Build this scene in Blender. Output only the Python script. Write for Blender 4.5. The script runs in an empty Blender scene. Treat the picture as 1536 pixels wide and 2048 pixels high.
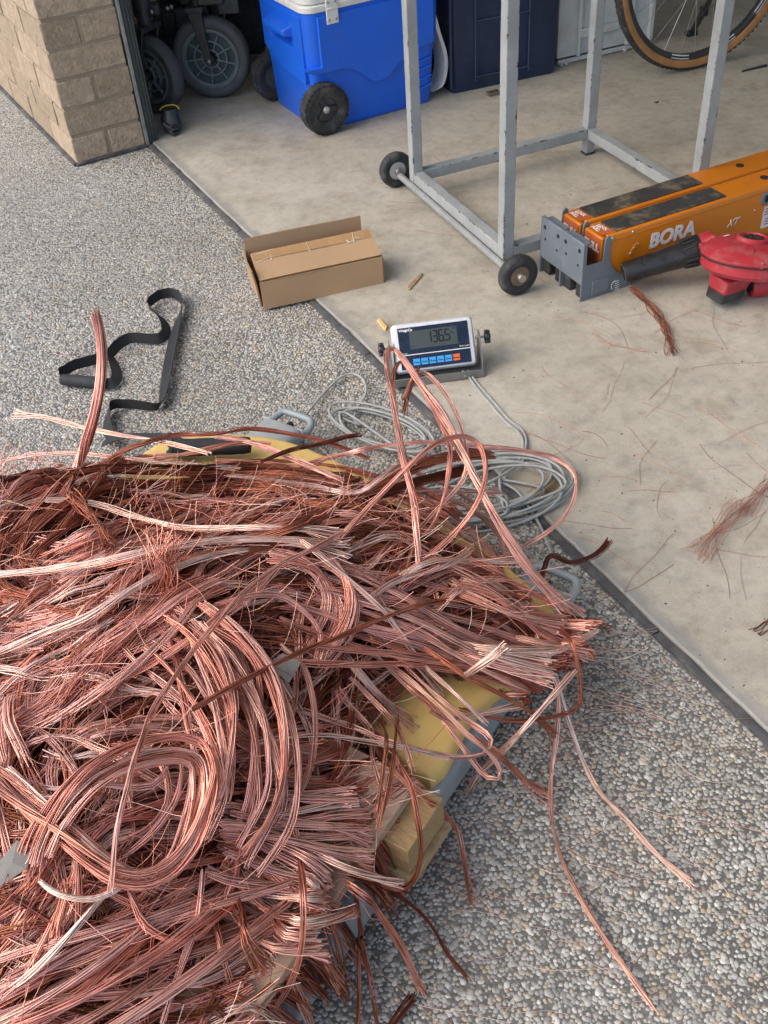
import bpy, bmesh, math, random
import numpy as np
from mathutils import Vector, Matrix

random.seed(7)
RNG = np.random.default_rng(11)
SC = bpy.context.scene
COL = SC.collection
R = math.radians

# ------------------------------------------------------------------ camera
FPX, CX, CY, CAMH = 2060.0, 768.0, 1024.0, 1.31
_d = np.array([958 - CX, 3320 - CY, FPX]); _d /= np.linalg.norm(_d)
_U = -_d
_f = np.array([0, 0, 1.0]); _Y = _f - _f.dot(_U) * _U; _Y /= np.linalg.norm(_Y)
_X = np.cross(_Y, _U)
if _X[0] < 0: _X = -_X
CM = np.array([_X, _Y, _U])                 # camera (x right, y down, z forward) -> world
CAMPOS = np.array([0, 0, CAMH])
cam_data = bpy.data.cameras.new('camera')
cam = bpy.data.objects.new('camera', cam_data); COL.objects.link(cam)
cam_data.sensor_fit = 'VERTICAL'; cam_data.sensor_height = 36.0
cam_data.lens = FPX / 2048 * 36.0
cam_data.clip_start = 0.02; cam_data.clip_end = 500
right = CM @ np.array([1, 0, 0]); up = CM @ np.array([0, -1, 0]); back = CM @ np.array([0, 0, -1])
cam.matrix_world = Matrix(((right[0], up[0], back[0], 0), (right[1], up[1], back[1], 0),
                           (right[2], up[2], back[2], CAMH), (0, 0, 0, 1)))
SC.camera = cam

# ------------------------------------------------------------------ light
GD = Vector((0.4383, -0.8988, 0))           # along the garage opening, towards the camera
GU = Vector((0.8988, 0.4383, 0))            # into the garage
SUN_EL, SUN_AZ = R(46), math.atan2(-0.30, -0.95)   # direction towards the sun (world xy angle)
w = bpy.data.worlds.new("World"); SC.world = w; w.use_nodes = True
nt = w.node_tree
sky = nt.nodes.new('ShaderNodeTexSky'); sky.sky_type = 'NISHITA'; sky.sun_disc = False
sky.sun_elevation = SUN_EL
sky.sun_rotation = math.pi / 2 - SUN_AZ
sky.dust_density = 3.0; sky.air_density = 1.0; sky.ozone_density = 1.0
bg = nt.nodes['Background']; bg.inputs['Strength'].default_value = 0.15
nt.links.new(sky.outputs[0], bg.inputs[0])
sd = bpy.data.lights.new('sun', 'SUN'); sd.energy = 0.65; sd.angle = R(70); sd.color = (1.0, 0.965, 0.92)
so = bpy.data.objects.new('sun', sd); COL.objects.link(so)
sv = Vector((math.cos(SUN_EL) * math.cos(SUN_AZ), math.cos(SUN_EL) * math.sin(SUN_AZ), math.sin(SUN_EL)))
so.rotation_euler = sv.to_track_quat('Z', 'Y').to_euler()
SC.view_settings.view_transform = 'Standard'; SC.view_settings.look = 'None'
SC.view_settings.exposure = 1.15; SC.view_settings.gamma = 1.0
SC.view_settings.use_curve_mapping = False

# ------------------------------------------------------------------ pixel -> place helpers
def ray(px, py): return CM @ np.array([px - CX, py - CY, FPX])
def P(px, py, z=0.0):
    r = ray(px, py); t = (z - CAMH) / r[2]
    return Vector((r[0] * t, r[1] * t, z))
def PV(px, py, p0, n):
    r = ray(px, py); p0 = np.array(p0); n = np.array(n)
    t = (p0 - CAMPOS).dot(n) / r.dot(n)
    return Vector(CAMPOS + r * t)
def proj_np(pts):
    c = (np.asarray(pts) - CAMPOS) @ CM
    return CX + FPX * c[:, 0] / c[:, 2], CY + FPX * c[:, 1] / c[:, 2], c[:, 2]
def ang(v): return math.atan2(v[1], v[0])

# ------------------------------------------------------------------ materials
def _n(t, typ, **kw):
    n = t.nodes.new(typ)
    for k, v in kw.items():
        try: n.inputs[k].default_value = v
        except (KeyError, TypeError): setattr(n, k, v)
    return n
def ramp(t, src, stops):
    r = t.nodes.new('ShaderNodeValToRGB'); t.links.new(src, r.inputs[0])
    el = r.color_ramp.elements
    while len(el) < len(stops): el.new(0.5)
    for e, (p, c) in zip(el, stops):
        e.position = p; e.color = (c, c, c, 1) if isinstance(c, (int, float)) else (*c, 1)
    return r.outputs[0]
def mix(t, fac, a, b, mode='MIX'):
    m = t.nodes.new('ShaderNodeMix'); m.data_type = 'RGBA'; m.blend_type = mode
    for i, v in ((0, fac), (6, a), (7, b)):
        s = m.inputs[i]
        if hasattr(v, 'links'): t.links.new(v, s)
        elif isinstance(v, (int, float)): s.default_value = v if i == 0 else (v, v, v, 1)
        else: s.default_value = (*v, 1)
    return m.outputs[2]
def noise(t, co, scale, detail=5, rough=.6, dist=0):
    n = t.nodes.new('ShaderNodeTexNoise'); n.inputs['Scale'].default_value = scale
    n.inputs['Detail'].default_value = detail; n.inputs['Roughness'].default_value = rough
    n.inputs['Distortion'].default_value = dist
    t.links.new(co, n.inputs['Vector']); return n.outputs[0]
def mat0(name):
    m = bpy.data.materials.new(name); m.use_nodes = True
    t = m.node_tree; b = t.nodes['Principled BSDF']
    return m, t, b
def coord(t, kind='Object'):
    return t.nodes.new('ShaderNodeTexCoord').outputs[kind]
def wpos(t): return t.nodes.new('ShaderNodeNewGeometry').outputs['Position']
def bump(t, b, h, s=.3, d=.002):
    n = t.nodes.new('ShaderNodeBump'); n.inputs['Strength'].default_value = s; n.inputs['Distance'].default_value = d
    t.links.new(h, n.inputs['Height']); t.links.new(n.outputs[0], b.inputs['Normal'])
def mat(name, col, rough=.5, metal=0, var=.18, scale=18, dirt=None, dirt_amt=.35, dscale=9, bmp=.15, bscale=120, spec=None, bd=.001):
    m, t, b = mat0(name); co = wpos(t)
    n1 = noise(t, co, scale)
    dk = tuple(c * (1 - var) for c in col); lt = tuple(min(1, c * (1 + var)) for c in col)
    c = ramp(t, n1, [(.3, dk), (.7, lt)])
    if dirt:
        f = ramp(t, noise(t, co, dscale, 8, .7), [(.5, 0.0), (.72, dirt_amt)])
        c = mix(t, f, c, dirt)
    t.links.new(c, b.inputs['Base Color'])
    rr = ramp(t, noise(t, co, scale * 2.3), [(.3, max(0, rough - .08)), (.7, min(1, rough + .1))])
    t.links.new(rr, b.inputs['Roughness'])
    b.inputs['Metallic'].default_value = metal
    if spec is not None: b.inputs['Specular IOR Level'].default_value = spec
    if bmp: bump(t, b, noise(t, co, bscale, 5), bmp, bd)
    return m

# ------------------------------------------------------------------ mesh builder
class MB:
    def __init__(s): s.v = []; s.f = []; s.m = Matrix.Identity(4)
    def add(s, vs, fs):
        o = len(s.v); s.v += [tuple(s.m @ Vector(v)) for v in vs]; s.f += [tuple(i + o for i in f) for f in fs]
        return s
    def box(s, c, d, rz=0, rot=None):
        x, y, z = d[0] / 2, d[1] / 2, d[2] / 2
        M = Matrix.Translation(c) @ (rot if rot is not None else Matrix.Rotation(rz, 4, 'Z'))
        vs = [M @ Vector(p) for p in ((-x, -y, -z), (x, -y, -z), (x, y, -z), (-x, y, -z), (-x, -y, z), (x, -y, z), (x, y, z), (-x, y, z))]
        return s.add(vs, [(0, 3, 2, 1), (4, 5, 6, 7), (0, 1, 5, 4), (1, 2, 6, 5), (2, 3, 7, 6), (3, 0, 4, 7)])
    def prism(s, poly, z0, z1, M=None):
        n = len(poly); M = M or Matrix.Identity(4)
        vs = [M @ Vector((p[0], p[1], z0)) for p in poly] + [M @ Vector((p[0], p[1], z1)) for p in poly]
        fs = [tuple(reversed(range(n))), tuple(range(n, 2 * n))] + [(i, (i + 1) % n, n + (i + 1) % n, n + i) for i in range(n)]
        return s.add(vs, fs)
    def loft(s, rings, cap=True):
        n = len(rings[0]); vs = [p for r in rings for p in r]; fs = []
        for k in range(len(rings) - 1):
            for i in range(n):
                j = (i + 1) % n; fs.append((k * n + i, k * n + j, (k + 1) * n + j, (k + 1) * n + i))
        if cap: fs += [tuple(reversed(range(n))), tuple(range((len(rings) - 1) * n, len(rings) * n))]
        return s.add(vs, fs)
    def tube(s, pts, r, n=8, cap=True):
        pts = [Vector(p) for p in pts]; rings = []; up = None
        for i, p in enumerate(pts):
            t = (pts[min(i + 1, len(pts) - 1)] - pts[max(i - 1, 0)]).normalized()
            if up is None:
                up = Vector((0, 0, 1)) if abs(t.z) < .9 else Vector((1, 0, 0))
            up = (up - t * up.dot(t)).normalized(); sd_ = t.cross(up)
            rr = r[i] if isinstance(r, (list, tuple)) else r
            rings.append([p + (sd_ * math.cos(a) + up * math.sin(a)) * rr for a in [2 * math.pi * k / n for k in range(n)]])
        return s.loft(rings, cap)
    def lathe(s, prof, n=32, M=None):
        """profile of (radius, x) turned about the local X axis"""
        M = M or Matrix.Identity(4)
        rings = [[M @ Vector((x, r * math.cos(2 * math.pi * k / n), r * math.sin(2 * math.pi * k / n))) for k in range(n)] for r, x in prof]
        if prof[0][0] > 1e-5 and prof[-1][0] > 1e-5: return s.loft(rings + [rings[0]], False)   # a hollow ring: close it on itself
        return s.loft(rings, True)
    def build(s, name, material, parent=None, bev=0, seg=2, smooth=None, label=None, loc=None, rz=0, mtx=None):
        me = bpy.data.meshes.new(name); me.from_pydata(s.v, [], s.f); me.update()
        bm = bmesh.new(); bm.from_mesh(me); bmesh.ops.recalc_face_normals(bm, faces=bm.faces[:]); bm.to_mesh(me); bm.free()
        me.materials.append(material)
        o = bpy.data.objects.new(name, me); COL.objects.link(o)
        if parent: o.parent = parent
        if loc is not None: o.location = loc; o.rotation_euler.z = rz
        if mtx is not None: o.matrix_local = mtx
        if bev:
            b = o.modifiers.new('bevel', 'BEVEL'); b.width = bev; b.segments = seg; b.limit_method = 'ANGLE'; b.angle_limit = R(32)
        if smooth is not None or bev:
            me.shade_smooth() if smooth != 0 else None
            if smooth not in (None, 0) or bev:
                try: me.set_sharp_from_angle(angle=R(smooth or 40))
                except Exception: pass
        if label: o['label'] = label
        return o
def tag(o, label=None, cat=None, group=None, kind=None):
    for k, v in (('label', label), ('category', cat), ('group', group), ('kind', kind)):
        if v: o[k] = v
    return o
def thing(name, label, cat, loc=(0, 0, 0), rz=0, group=None):
    o = bpy.data.objects.new(name, None); COL.objects.link(o); o.empty_display_size = .05
    o.location = loc; o.rotation_euler.z = rz
    return tag(o, label, cat, group)
def text(name, body, size, material, parent, M, shear=0, bold=0, extrude=.0006, align='LEFT'):
    cu = bpy.data.curves.new(name, 'FONT'); cu.body = body; cu.size = size; cu.shear = shear; cu.offset = bold
    cu.extrude = extrude; cu.align_x = align; cu.resolution_u = 3
    tmp = bpy.data.objects.new(name, cu); COL.objects.link(tmp)
    dg = bpy.context.evaluated_depsgraph_get()
    me = bpy.data.meshes.new_from_object(tmp.evaluated_get(dg)); bpy.data.objects.remove(tmp)
    me.materials.clear(); me.materials.append(material)
    o = bpy.data.objects.new(name, me); COL.objects.link(o); o.parent = parent; o.matrix_local = M
    return o
def frame_mtx(o, x, y):
    x = Vector(x).normalized(); y = Vector(y); z = x.cross(y).normalized(); y = z.cross(x)
    return Matrix(((x.x, y.x, z.x, o[0]), (x.y, y.y, z.y, o[1]), (x.z, y.z, z.z, o[2]), (0, 0, 0, 1)))
def rrect(w, h, r, n=5, cx=0, cy=0):
    pts = []
    for sx, sy, a0 in ((1, 1, 0), (-1, 1, 90), (-1, -1, 180), (1, -1, 270)):
        for k in range(n + 1):
            a = R(a0 + 90 * k / n)
            pts.append((cx + sx * (w / 2 - r) + r * math.cos(a), cy + sy * (h / 2 - r) + r * math.sin(a)))
    return pts
def spline(pts, n):
    """Catmull-Rom through control points, resampled evenly to n points"""
    p = np.array([tuple(q) for q in pts], float)
    p = np.vstack([2 * p[0] - p[1], p, 2 * p[-1] - p[-2]]); out = []
    for i in range(1, len(p) - 2):
        t = np.linspace(0, 1, 14, endpoint=False)[:, None]
        a, b, c, d = p[i - 1], p[i], p[i + 1], p[i + 2]
        out.append(.5 * ((2 * b) + (-a + c) * t + (2 * a - 5 * b + 4 * c - d) * t ** 2 + (-a + 3 * b - 3 * c + d) * t ** 3))
    out.append(p[-2][None]); q = np.vstack(out)
    s = np.concatenate([[0], np.cumsum(np.linalg.norm(np.diff(q, axis=0), axis=1))])
    x = np.linspace(0, s[-1], n)
    return np.stack([np.interp(x, s, q[:, k]) for k in range(q.shape[1])], 1)
def fast_mesh(name, V, F4, material, parent=None, col=None, smooth=True):
    """V (n,3), F4 (m,4) quads (a repeated last index means triangle is not used), col (n,3) point colour"""
    me = bpy.data.meshes.new(name)
    me.vertices.add(len(V)); me.vertices.foreach_set('co', np.ascontiguousarray(V, np.float32).ravel())
    k = F4.shape[1]
    me.loops.add(F4.size); me.loops.foreach_set('vertex_index', np.ascontiguousarray(F4, np.int32).ravel())
    me.polygons.add(len(F4)); me.polygons.foreach_set('loop_start', np.arange(0, F4.size, k, dtype=np.int32))
    try: me.polygons.foreach_set('loop_total', np.full(len(F4), k, np.int32))
    except Exception: pass
    if col is not None:
        a = me.color_attributes.new('tint', 'FLOAT_COLOR', 'POINT')
        a.data.foreach_set('color', np.hstack([col, np.ones((len(col), 1))]).astype(np.float32).ravel())
    me.update(calc_edges=True)
    if smooth: me.polygons.foreach_set('use_smooth', np.ones(len(F4), bool))
    me.materials.append(material)
    o = bpy.data.objects.new(name, me); COL.objects.link(o)
    if parent: o.parent = parent
    return o

# ================================================================== SETTING
JW = .0155
J0 = P(297, 290)                                            # a point on the outer edge of the joint
def JU(a, b, z=0): return J0 + GD * a + GU * b + Vector((0, 0, z))
RZ_J = ang(GD)

def m_aggregate():
    m, t, b = mat0('aggregate_matrix'); co = wpos(t)
    big = ramp(t, noise(t, co, 2.2, 4), [(.35, (.115, .112, .104)), (.7, (.18, .175, .163))])
    fine = ramp(t, noise(t, co, 260, 3), [(.35, .62), (.7, 1.25)])
    c = mix(t, 1.0, big, fine, 'MULTIPLY')
    vo = t.nodes.new('ShaderNodeTexVoronoi'); vo.inputs['Scale'].default_value = 150; t.links.new(co, vo.inputs['Vector'])
    st = ramp(t, vo.outputs['Distance'], [(.42, 1.0), (.56, 0.0)])
    far = mix(t, st, c, (.38, .375, .355))
    # individual stones are geometry near the pile; beyond them the sheet carries them
    def outside(nrm, lim, wd):
        d_ = t.nodes.new('ShaderNodeVectorMath'); d_.operation = 'DOT_PRODUCT'; t.links.new(co, d_.inputs[0]); d_.inputs[1].default_value = nrm
        m_ = t.nodes.new('ShaderNodeMapRange'); m_.inputs[1].default_value = lim; m_.inputs[2].default_value = lim + wd; m_.inputs[3].default_value = 1.0; m_.inputs[4].default_value = 0.0
        t.links.new(d_.outputs['Value'], m_.inputs[0]); return m_.outputs[0]
    for nrm, lim in (((1, .227, 0), -.50), ((.0786, 1, 0), .455), ((0, -1, 0), -4.6)): c = mix(t, outside(nrm, lim, .04), c, far)
    t.links.new(c, b.inputs['Base Color']); b.inputs['Roughness'].default_value = .85
    bump(t, b, noise(t, co, 500, 3), .6, .001)
    return m
def m_pebble():
    m, t, b = mat0('aggregate_stone'); co = wpos(t)
    at = t.nodes.new('ShaderNodeAttribute'); at.attribute_name = 'tint'
    big = ramp(t, noise(t, co, 1.7, 5), [(.3, (.84, .81, .75)), (.65, (1.06, 1.04, 1.0))])
    st = ramp(t, noise(t, co, 3.1, 8, .7), [(.60, 0.0), (.72, .5)])
    c = mix(t, 1.0, at.outputs['Color'], big, 'MULTIPLY')
    c = mix(t, st, c, (.17, .12, .08))
    f = ramp(t, noise(t, co, 700, 3), [(.3, .72), (.7, 1.15)])
    c = mix(t, 1.0, c, f, 'MULTIPLY')
    t.links.new(c, b.inputs['Base Color']); b.inputs['Roughness'].default_value = .62
    return m
def m_concrete():
    m, t, b = mat0('garage_concrete'); co = wpos(t)
    c = ramp(t, noise(t, co, 1.6, 6, .62), [(.3, (.345, .316, .252)), (.5, (.41, .38, .312)), (.72, (.465, .437, .37))])
    mid = ramp(t, noise(t, co, 9, 8, .72, .1), [(.34, .82), (.52, 1.0), (.72, 1.08)])
    c = mix(t, 1.0, c, mid, 'MULTIPLY')
    st = ramp(t, noise(t, co, 3.7, 9, .75), [(.55, 0.0), (.68, .6)])
    c = mix(t, st, c, (.25, .195, .125))
    st2 = ramp(t, noise(t, co, 6.3, 9, .7, .2), [(.64, 0.0), (.74, .5)])
    c = mix(t, st2, c, (.15, .13, .11))
    lt = ramp(t, noise(t, co, 14, 9, .8), [(.60, 0.0), (.72, .35)])
    c = mix(t, lt, c, (.58, .55, .49))
    m2 = ramp(t, noise(t, co, 34, 7, .75), [(.33, .80), (.5, 1.0), (.68, 1.10)])
    c = mix(t, 1.0, c, m2, 'MULTIPLY')
    # band of greyer cement smeared along the joint
    dt = t.nodes.new('ShaderNodeVectorMath'); dt.operation = 'DOT_PRODUCT'; t.links.new(co, dt.inputs[0]); dt.inputs[1].default_value = tuple(GU)
    nb = t.nodes.new('ShaderNodeMath'); nb.operation = 'MULTIPLY_ADD'; t.links.new(noise(t, co, 16, 6), nb.inputs[0]); nb.inputs[1].default_value = -.05; t.links.new(dt.outputs['Value'], nb.inputs[2])
    mr = t.nodes.new('ShaderNodeMapRange'); d0 = J0.dot(GU) + JW - .025; mr.inputs[1].default_value = d0 + .012; mr.inputs[2].default_value = d0 + .034; mr.inputs[3].default_value = .6; mr.inputs[4].default_value = 0.0
    t.links.new(nb.outputs[0], mr.inputs[0]); c = mix(t, mr.outputs[0], c, (.215, .215, .21))
    gr = ramp(t, noise(t, co, 420, 2), [(.3, .84), (.7, 1.10)])
    c = mix(t, 1.0, c, gr, 'MULTIPLY')
    vo = t.nodes.new('ShaderNodeTexVoronoi'); vo.inputs['Scale'].default_value = 46; t.links.new(co, vo.inputs['Vector'])
    sp = ramp(t, vo.outputs['Distance'], [(.035, 1.0), (.075, 0.0)])
    sel = ramp(t, noise(t, co, 31, 2), [(.50, 0.0), (.56, .8)])
    k = mix(t, 1.0, sp, sel, 'MULTIPLY')
    c = mix(t, k, c, (.07, .055, .045))
    t.links.new(c, b.inputs['Base Color'])
    t.links.new(ramp(t, noise(t, co, 11, 6), [(.3, .5), (.7, .78)]), b.inputs['Roughness'])
    h = noise(t, co, 60, 8, .7); bump(t, b, h, .22, .003)
    return m
M_AGG, M_PEB, M_CON = m_aggregate(), m_pebble(), m_concrete()
M_JOINT = mat('joint_rubber', (.055, .056, .058), .8, var=.35, scale=30, dirt=(.25, .22, .18), dirt_amt=.45, dscale=16, bmp=.5)
M_BRICK = mat('tan_brick', (.355, .28, .20), .9, var=.2, scale=40, dirt=(.19, .13, .08), dirt_amt=.65, dscale=75, bmp=1.0, bscale=95, bd=.006)
_t = M_BRICK.node_tree; _b = _t.nodes['Principled BSDF']; _oi = _t.nodes.new('ShaderNodeObjectInfo')
_src = _b.inputs['Base Color'].links[0].from_socket
_t.links.new(mix(_t, 1.0, _src, ramp(_t, _oi.outputs['Random'], [(0, (.86, .85, .82)), (1, (1.12, 1.11, 1.10))]), 'MULTIPLY'), _b.inputs['Base Color'])
M_MORTAR = mat('mortar', (.30, .24, .17), .9, var=.15, bmp=.6, bscale=200)
M_JAMB = mat('jamb_metal', (.035, .045, .045), .45, var=.2, dirt=(.2, .2, .19), dirt_amt=.2, dscale=30)
M_WALL = mat('painted_wall', (.74, .72, .67), .8, var=.05, scale=3)
M_SOIL = mat('soil', (.10, .065, .04), .95, var=.5, scale=40, bmp=1, bscale=80)

# ground sheet
g = MB(); g.add([(-60, -60, -.0045), (60, -60, -.0045), (60, 60, -.0045), (-60, 60, -.0045)], [(0, 1, 2, 3)])
driveway = tag(g.build('driveway', M_AGG), 'grey exposed aggregate driveway outside the garage', None, None, 'structure')

# concrete garage slab with a worn, uneven edge along the joint
JW = .0155
edge = []
N = 420
off = RNG.normal(0, 1, N + 1); off = np.convolve(off, np.ones(5) / 5, 'same') * .0018
for i in range(N + 1):
    a = -1.05 + 6.6 * i / N; edge.append((a, JW + off[i] + (.002 if RNG.random() < .06 else 0)))
g = MB(); n = len(edge)
vs = [JU(a, b, -.012) for a, b in edge] + [JU(a, b, .0022) for a, b in edge] + [JU(a, b + .0035 + abs(off[i]), .0045) for i, (a, b) in enumerate(edge)] + [JU(a, 6.5, .0045) for a, b in edge]
fs = []
for k in range(3):
    for i in range(n - 1): fs.append((k * n + i, k * n + i + 1, (k + 1) * n + i + 1, (k + 1) * n + i))
g.add(vs, fs)
floor = tag(g.build('garage_floor', M_CON), 'stained pale concrete floor of the garage', None, None, 'structure')
FZ = .0045
# expansion joint: rubbery strip laid in lengths with small gaps
a = -.02; jn = tag(bpy.data.objects.new('expansion_joint', None), 'dark filler strip between driveway and garage floor', None, None, 'structure'); COL.objects.link(jn)
while a < 5.0:
    L = random.uniform(.18, .52)
    g = MB(); m_ = 14; ring = []
    for i in range(m_ + 1):
        t_ = a + (L - .0035) * i / m_
        j1, j2 = random.gauss(0, .0007), random.gauss(0, .0007); dz = random.gauss(0, .0006)
        ring.append([JU(t_, -.0015 + j1, -.012), JU(t_, -.0012 + j1, -.002 + dz), JU(t_, .003 + j1, .0006 + dz), JU(t_, JW - .003 + j2, .001 + dz), JU(t_, JW + .0012 + j2, -.003 + dz), JU(t_, JW + .0015, -.012)])
    g.loft(ring); g.build('joint_strip', M_JOINT, jn, smooth=30); a += L

# embedded stones of the exposed aggregate, real relief
sp = .0071
ys = np.arange(-.15, 4.6, sp * .88)
pts = []
for k, y in enumerate(ys):
    s_ = sp * (1 - .10 * min(1, max(0, (y - 1.6))))
    if y > 2.3 and k % 2: s_ *= 1.0
    xs = np.arange(-2.6, 1.2, s_) + (k % 2) * s_ / 2
    pts.append(np.stack([xs, np.full_like(xs, y), np.full_like(xs, s_ / sp)], 1))
pts = np.vstack(pts); pts[:, :2] += RNG.normal(0, sp * .17, (len(pts), 2))
nx_ = pts[RNG.random(len(pts)) < .30].copy(); nx_[:, :2] += RNG.uniform(-.5, .5, (len(nx_), 2)) * sp; nx_[:, 2] *= .62; pts = np.vstack([pts, nx_])
pu = (pts[:, 0] - J0.x) * GU.x + (pts[:, 1] - J0.y) * GU.y
x_, y_, zc = proj_np(np.column_stack([pts[:, :2], np.zeros(len(pts))]))
keep = (pu < -.0045) & (zc > .1) & (x_ > -70) & (x_ < 1600) & (y_ > -30) & (y_ < 2110)
hid = ((x_ < 560) & (y_ > 1060)) | ((x_ < 860) & (y_ > 1060) & (y_ < 1480))               # under the copper heap
keep &= ~hid & (RNG.random(len(pts)) > .05)
pts = pts[keep]; npb = len(pts)
K = 6
th = np.linspace(0, 2 * np.pi, K, endpoint=False)
rad = sp * .605 * pts[:, 2] * np.clip(RNG.lognormal(-.10, .22, npb), .45, 1.3)
asp = RNG.uniform(.66, 1.0, npb); rot = RNG.uniform(0, np.pi, npb)
ir = 1 + RNG.normal(0, .13, (npb, K))
cx_ = np.cos(th)[None] * rad[:, None] * ir; cy_ = np.sin(th)[None] * rad[:, None] * asp[:, None] * ir
rx = cx_ * np.cos(rot)[:, None] - cy_ * np.sin(rot)[:, None]; ry = cx_ * np.sin(rot)[:, None] + cy_ * np.cos(rot)[:, None]
hh = RNG.uniform(.0006, .0018, npb)
V = np.zeros((npb, 2 * K, 3))
for lv, (sc_, z0) in enumerate(((1.06, None), (.70, 1.0))):
    V[:, lv * K:(lv + 1) * K, 0] = pts[:, 0:1] + rx * sc_; V[:, lv * K:(lv + 1) * K, 1] = pts[:, 1:2] + ry * sc_
    V[:, lv * K:(lv + 1) * K, 2] = -.0050 if z0 is None else (-.0045 + hh[:, None] * z0)
q = []
for lv in range(1):
    for i in range(K): q.append((lv * K + i, lv * K + (i + 1) % K, (lv + 1) * K + (i + 1) % K, (lv + 1) * K + i))
q += [(K, K + 1, K + 2, K + 3), (K, K + 3, K + 4, K + 5)]
q = np.array(q)
F = (q[None] + (np.arange(npb) * 2 * K)[:, None, None]).reshape(-1, 4)
tone = RNG.beta(2.6, 2.4, npb)
cols = np.stack([.215 + .30 * tone, .212 + .295 * tone, .201 + .278 * tone], 1)
warm = RNG.random(npb) < .16; cols[warm] *= (1.08, .93, .74)
dark = RNG.random(npb) < .07; cols[dark] *= .5
wht = RNG.random(npb) < .05; cols[wht] = (.58, .57, .54)
peb = fast_mesh('pebbles', V.reshape(-1, 3), F, M_PEB, driveway, np.repeat(cols, 2 * K, 0))
tag(peb, None, None, None, 'stuff')

# ------------------------------------------------------------------ brick pillar
PL, PR = P(154, 330), P(294.5, 291)
pu_ = (PR - PL).normalized(); prz = ang(pu_)
pillar = thing('brick_pillar', 'tan brick pillar at the garage opening, left behind the dark door jamb', 'brick pillar', (PL.x, PL.y, 0), prz)
WL = 1.16
g = MB(); g.box((.118, WL / 2 - .002, 1.19), (.224, WL - .012, 2.38)); g.build('mortar', M_MORTAR, pillar)
def brick_mesh(dx, dy, seed):
    rs = random.Random(seed); bm = bmesh.new()
    bmesh.ops.create_cube(bm, size=1)
    for v in bm.verts: v.co = Vector((v.co.x * dx, v.co.y * dy, v.co.z * .076))
    bmesh.ops.bevel(bm, geom=bm.edges[:], offset=.0035, segments=2, profile=.6, affect='EDGES')
    for v in bm.verts: v.co += Vector((rs.gauss(0, .0007), rs.gauss(0, .0007), rs.gauss(0, .0006)))
    me = bpy.data.meshes.new('brick'); bm.to_mesh(me); bm.free(); me.materials.append(M_BRICK)
    return me
BX = [brick_mesh(.232, .11, s) for s in range(3)]; BY = [brick_mesh(.11, .23, s + 9) for s in range(4)]
def brick(me, x, y, z):
    o = bpy.data.objects.new('brick', me); COL.objects.link(o); o.parent = pillar
    o.location = (x + random.gauss(0, .0008), y + random.gauss(0, .0006), z)
    return o
for c in range(27):
    z = .005 + .038 + c * .086
    if c % 2 == 0:
        brick(random.choice(BY), .055, .115, z); brick(random.choice(BY), .179, .115, z)
        y0 = .355
    else:
        brick(random.choice(BX), .117, .055, z); y0 = .235
    y = y0
    while y + .115 < WL + .1:
        if y + .115 <= WL + .02: brick(random.choice(BY), .055, y, z)
        y += .24
g = MB(); g.box((-.004, WL / 2, .002), (.012, WL, .012)); g.box((.117, -.006, .002), (.236, .010, .010))
g.build('base_sealant', M_JOINT, pillar, bev=.002)

jamb = thing('door_jamb', 'dark metal garage door channel up the right edge of the brick pillar', 'door jamb', (PR.x, PR.y, 0), prz)
g = MB(); g.box((.003, .003, 1.19), (.010, .016, 2.38)); g.build('outer_flange', mat('jamb_edge', (.22, .23, .22), .5, dirt=(.03, .03, .03), dirt_amt=.5, dscale=40), jamb, bev=.0012)
g = MB(); g.box((.018, .020, 1.19), (.013, .03, 2.38)); g.build('channel', M_JAMB, jamb, bev=.0015)
g = MB(); g.box((.0305, .028, 1.19), (.010, .04, 2.38)); g.box((.040, .034, 1.19), (.007, .05, 2.38)); g.build('inner_flange', M_JAMB, jamb, bev=.0012)

# ------------------------------------------------------------------ the garage round it
gr = prz
def PLW(x, y, z=0):                                          # pillar local -> world
    c, s_ = math.cos(prz), math.sin(prz); return Vector((PL.x + x * c - y * s_, PL.y + x * s_ + y * c, z))
g = MB(); g.box((3.2, WL + .06, 1.2), (6.4, .1, 2.4))
tag(g.build('side_wall', M_WALL, loc=PL * 1, rz=prz), 'plain painted wall behind the wheelchair and blue cooler', 'wall')
g = MB(); g.box((6.45, -2.2, 1.2), (.1, 6.9, 2.4))
tag(g.build('back_wall', M_WALL, loc=PL * 1, rz=prz), 'plain painted wall at the far end of the garage', 'wall')
g = MB(); g.box((3.0, -2.2, 2.46), (6.9, 7.2, .1))
tag(g.build('garage_ceiling', M_WALL, loc=PL * 1, rz=prz), 'plain pale ceiling over the garage', 'ceiling', None, 'structure')
g = MB(); g.prism([(-.1, 1.02), (.06, 1.5), (-.9, 2.2), (-1.1, 1.3), (-.4, 1.0)], -.01, .03)
tag(g.build('garden_bed', M_SOIL, loc=PL * 1, rz=prz), 'strip of brown soil at the foot of the brick wall', None, None, 'structure')

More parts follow.
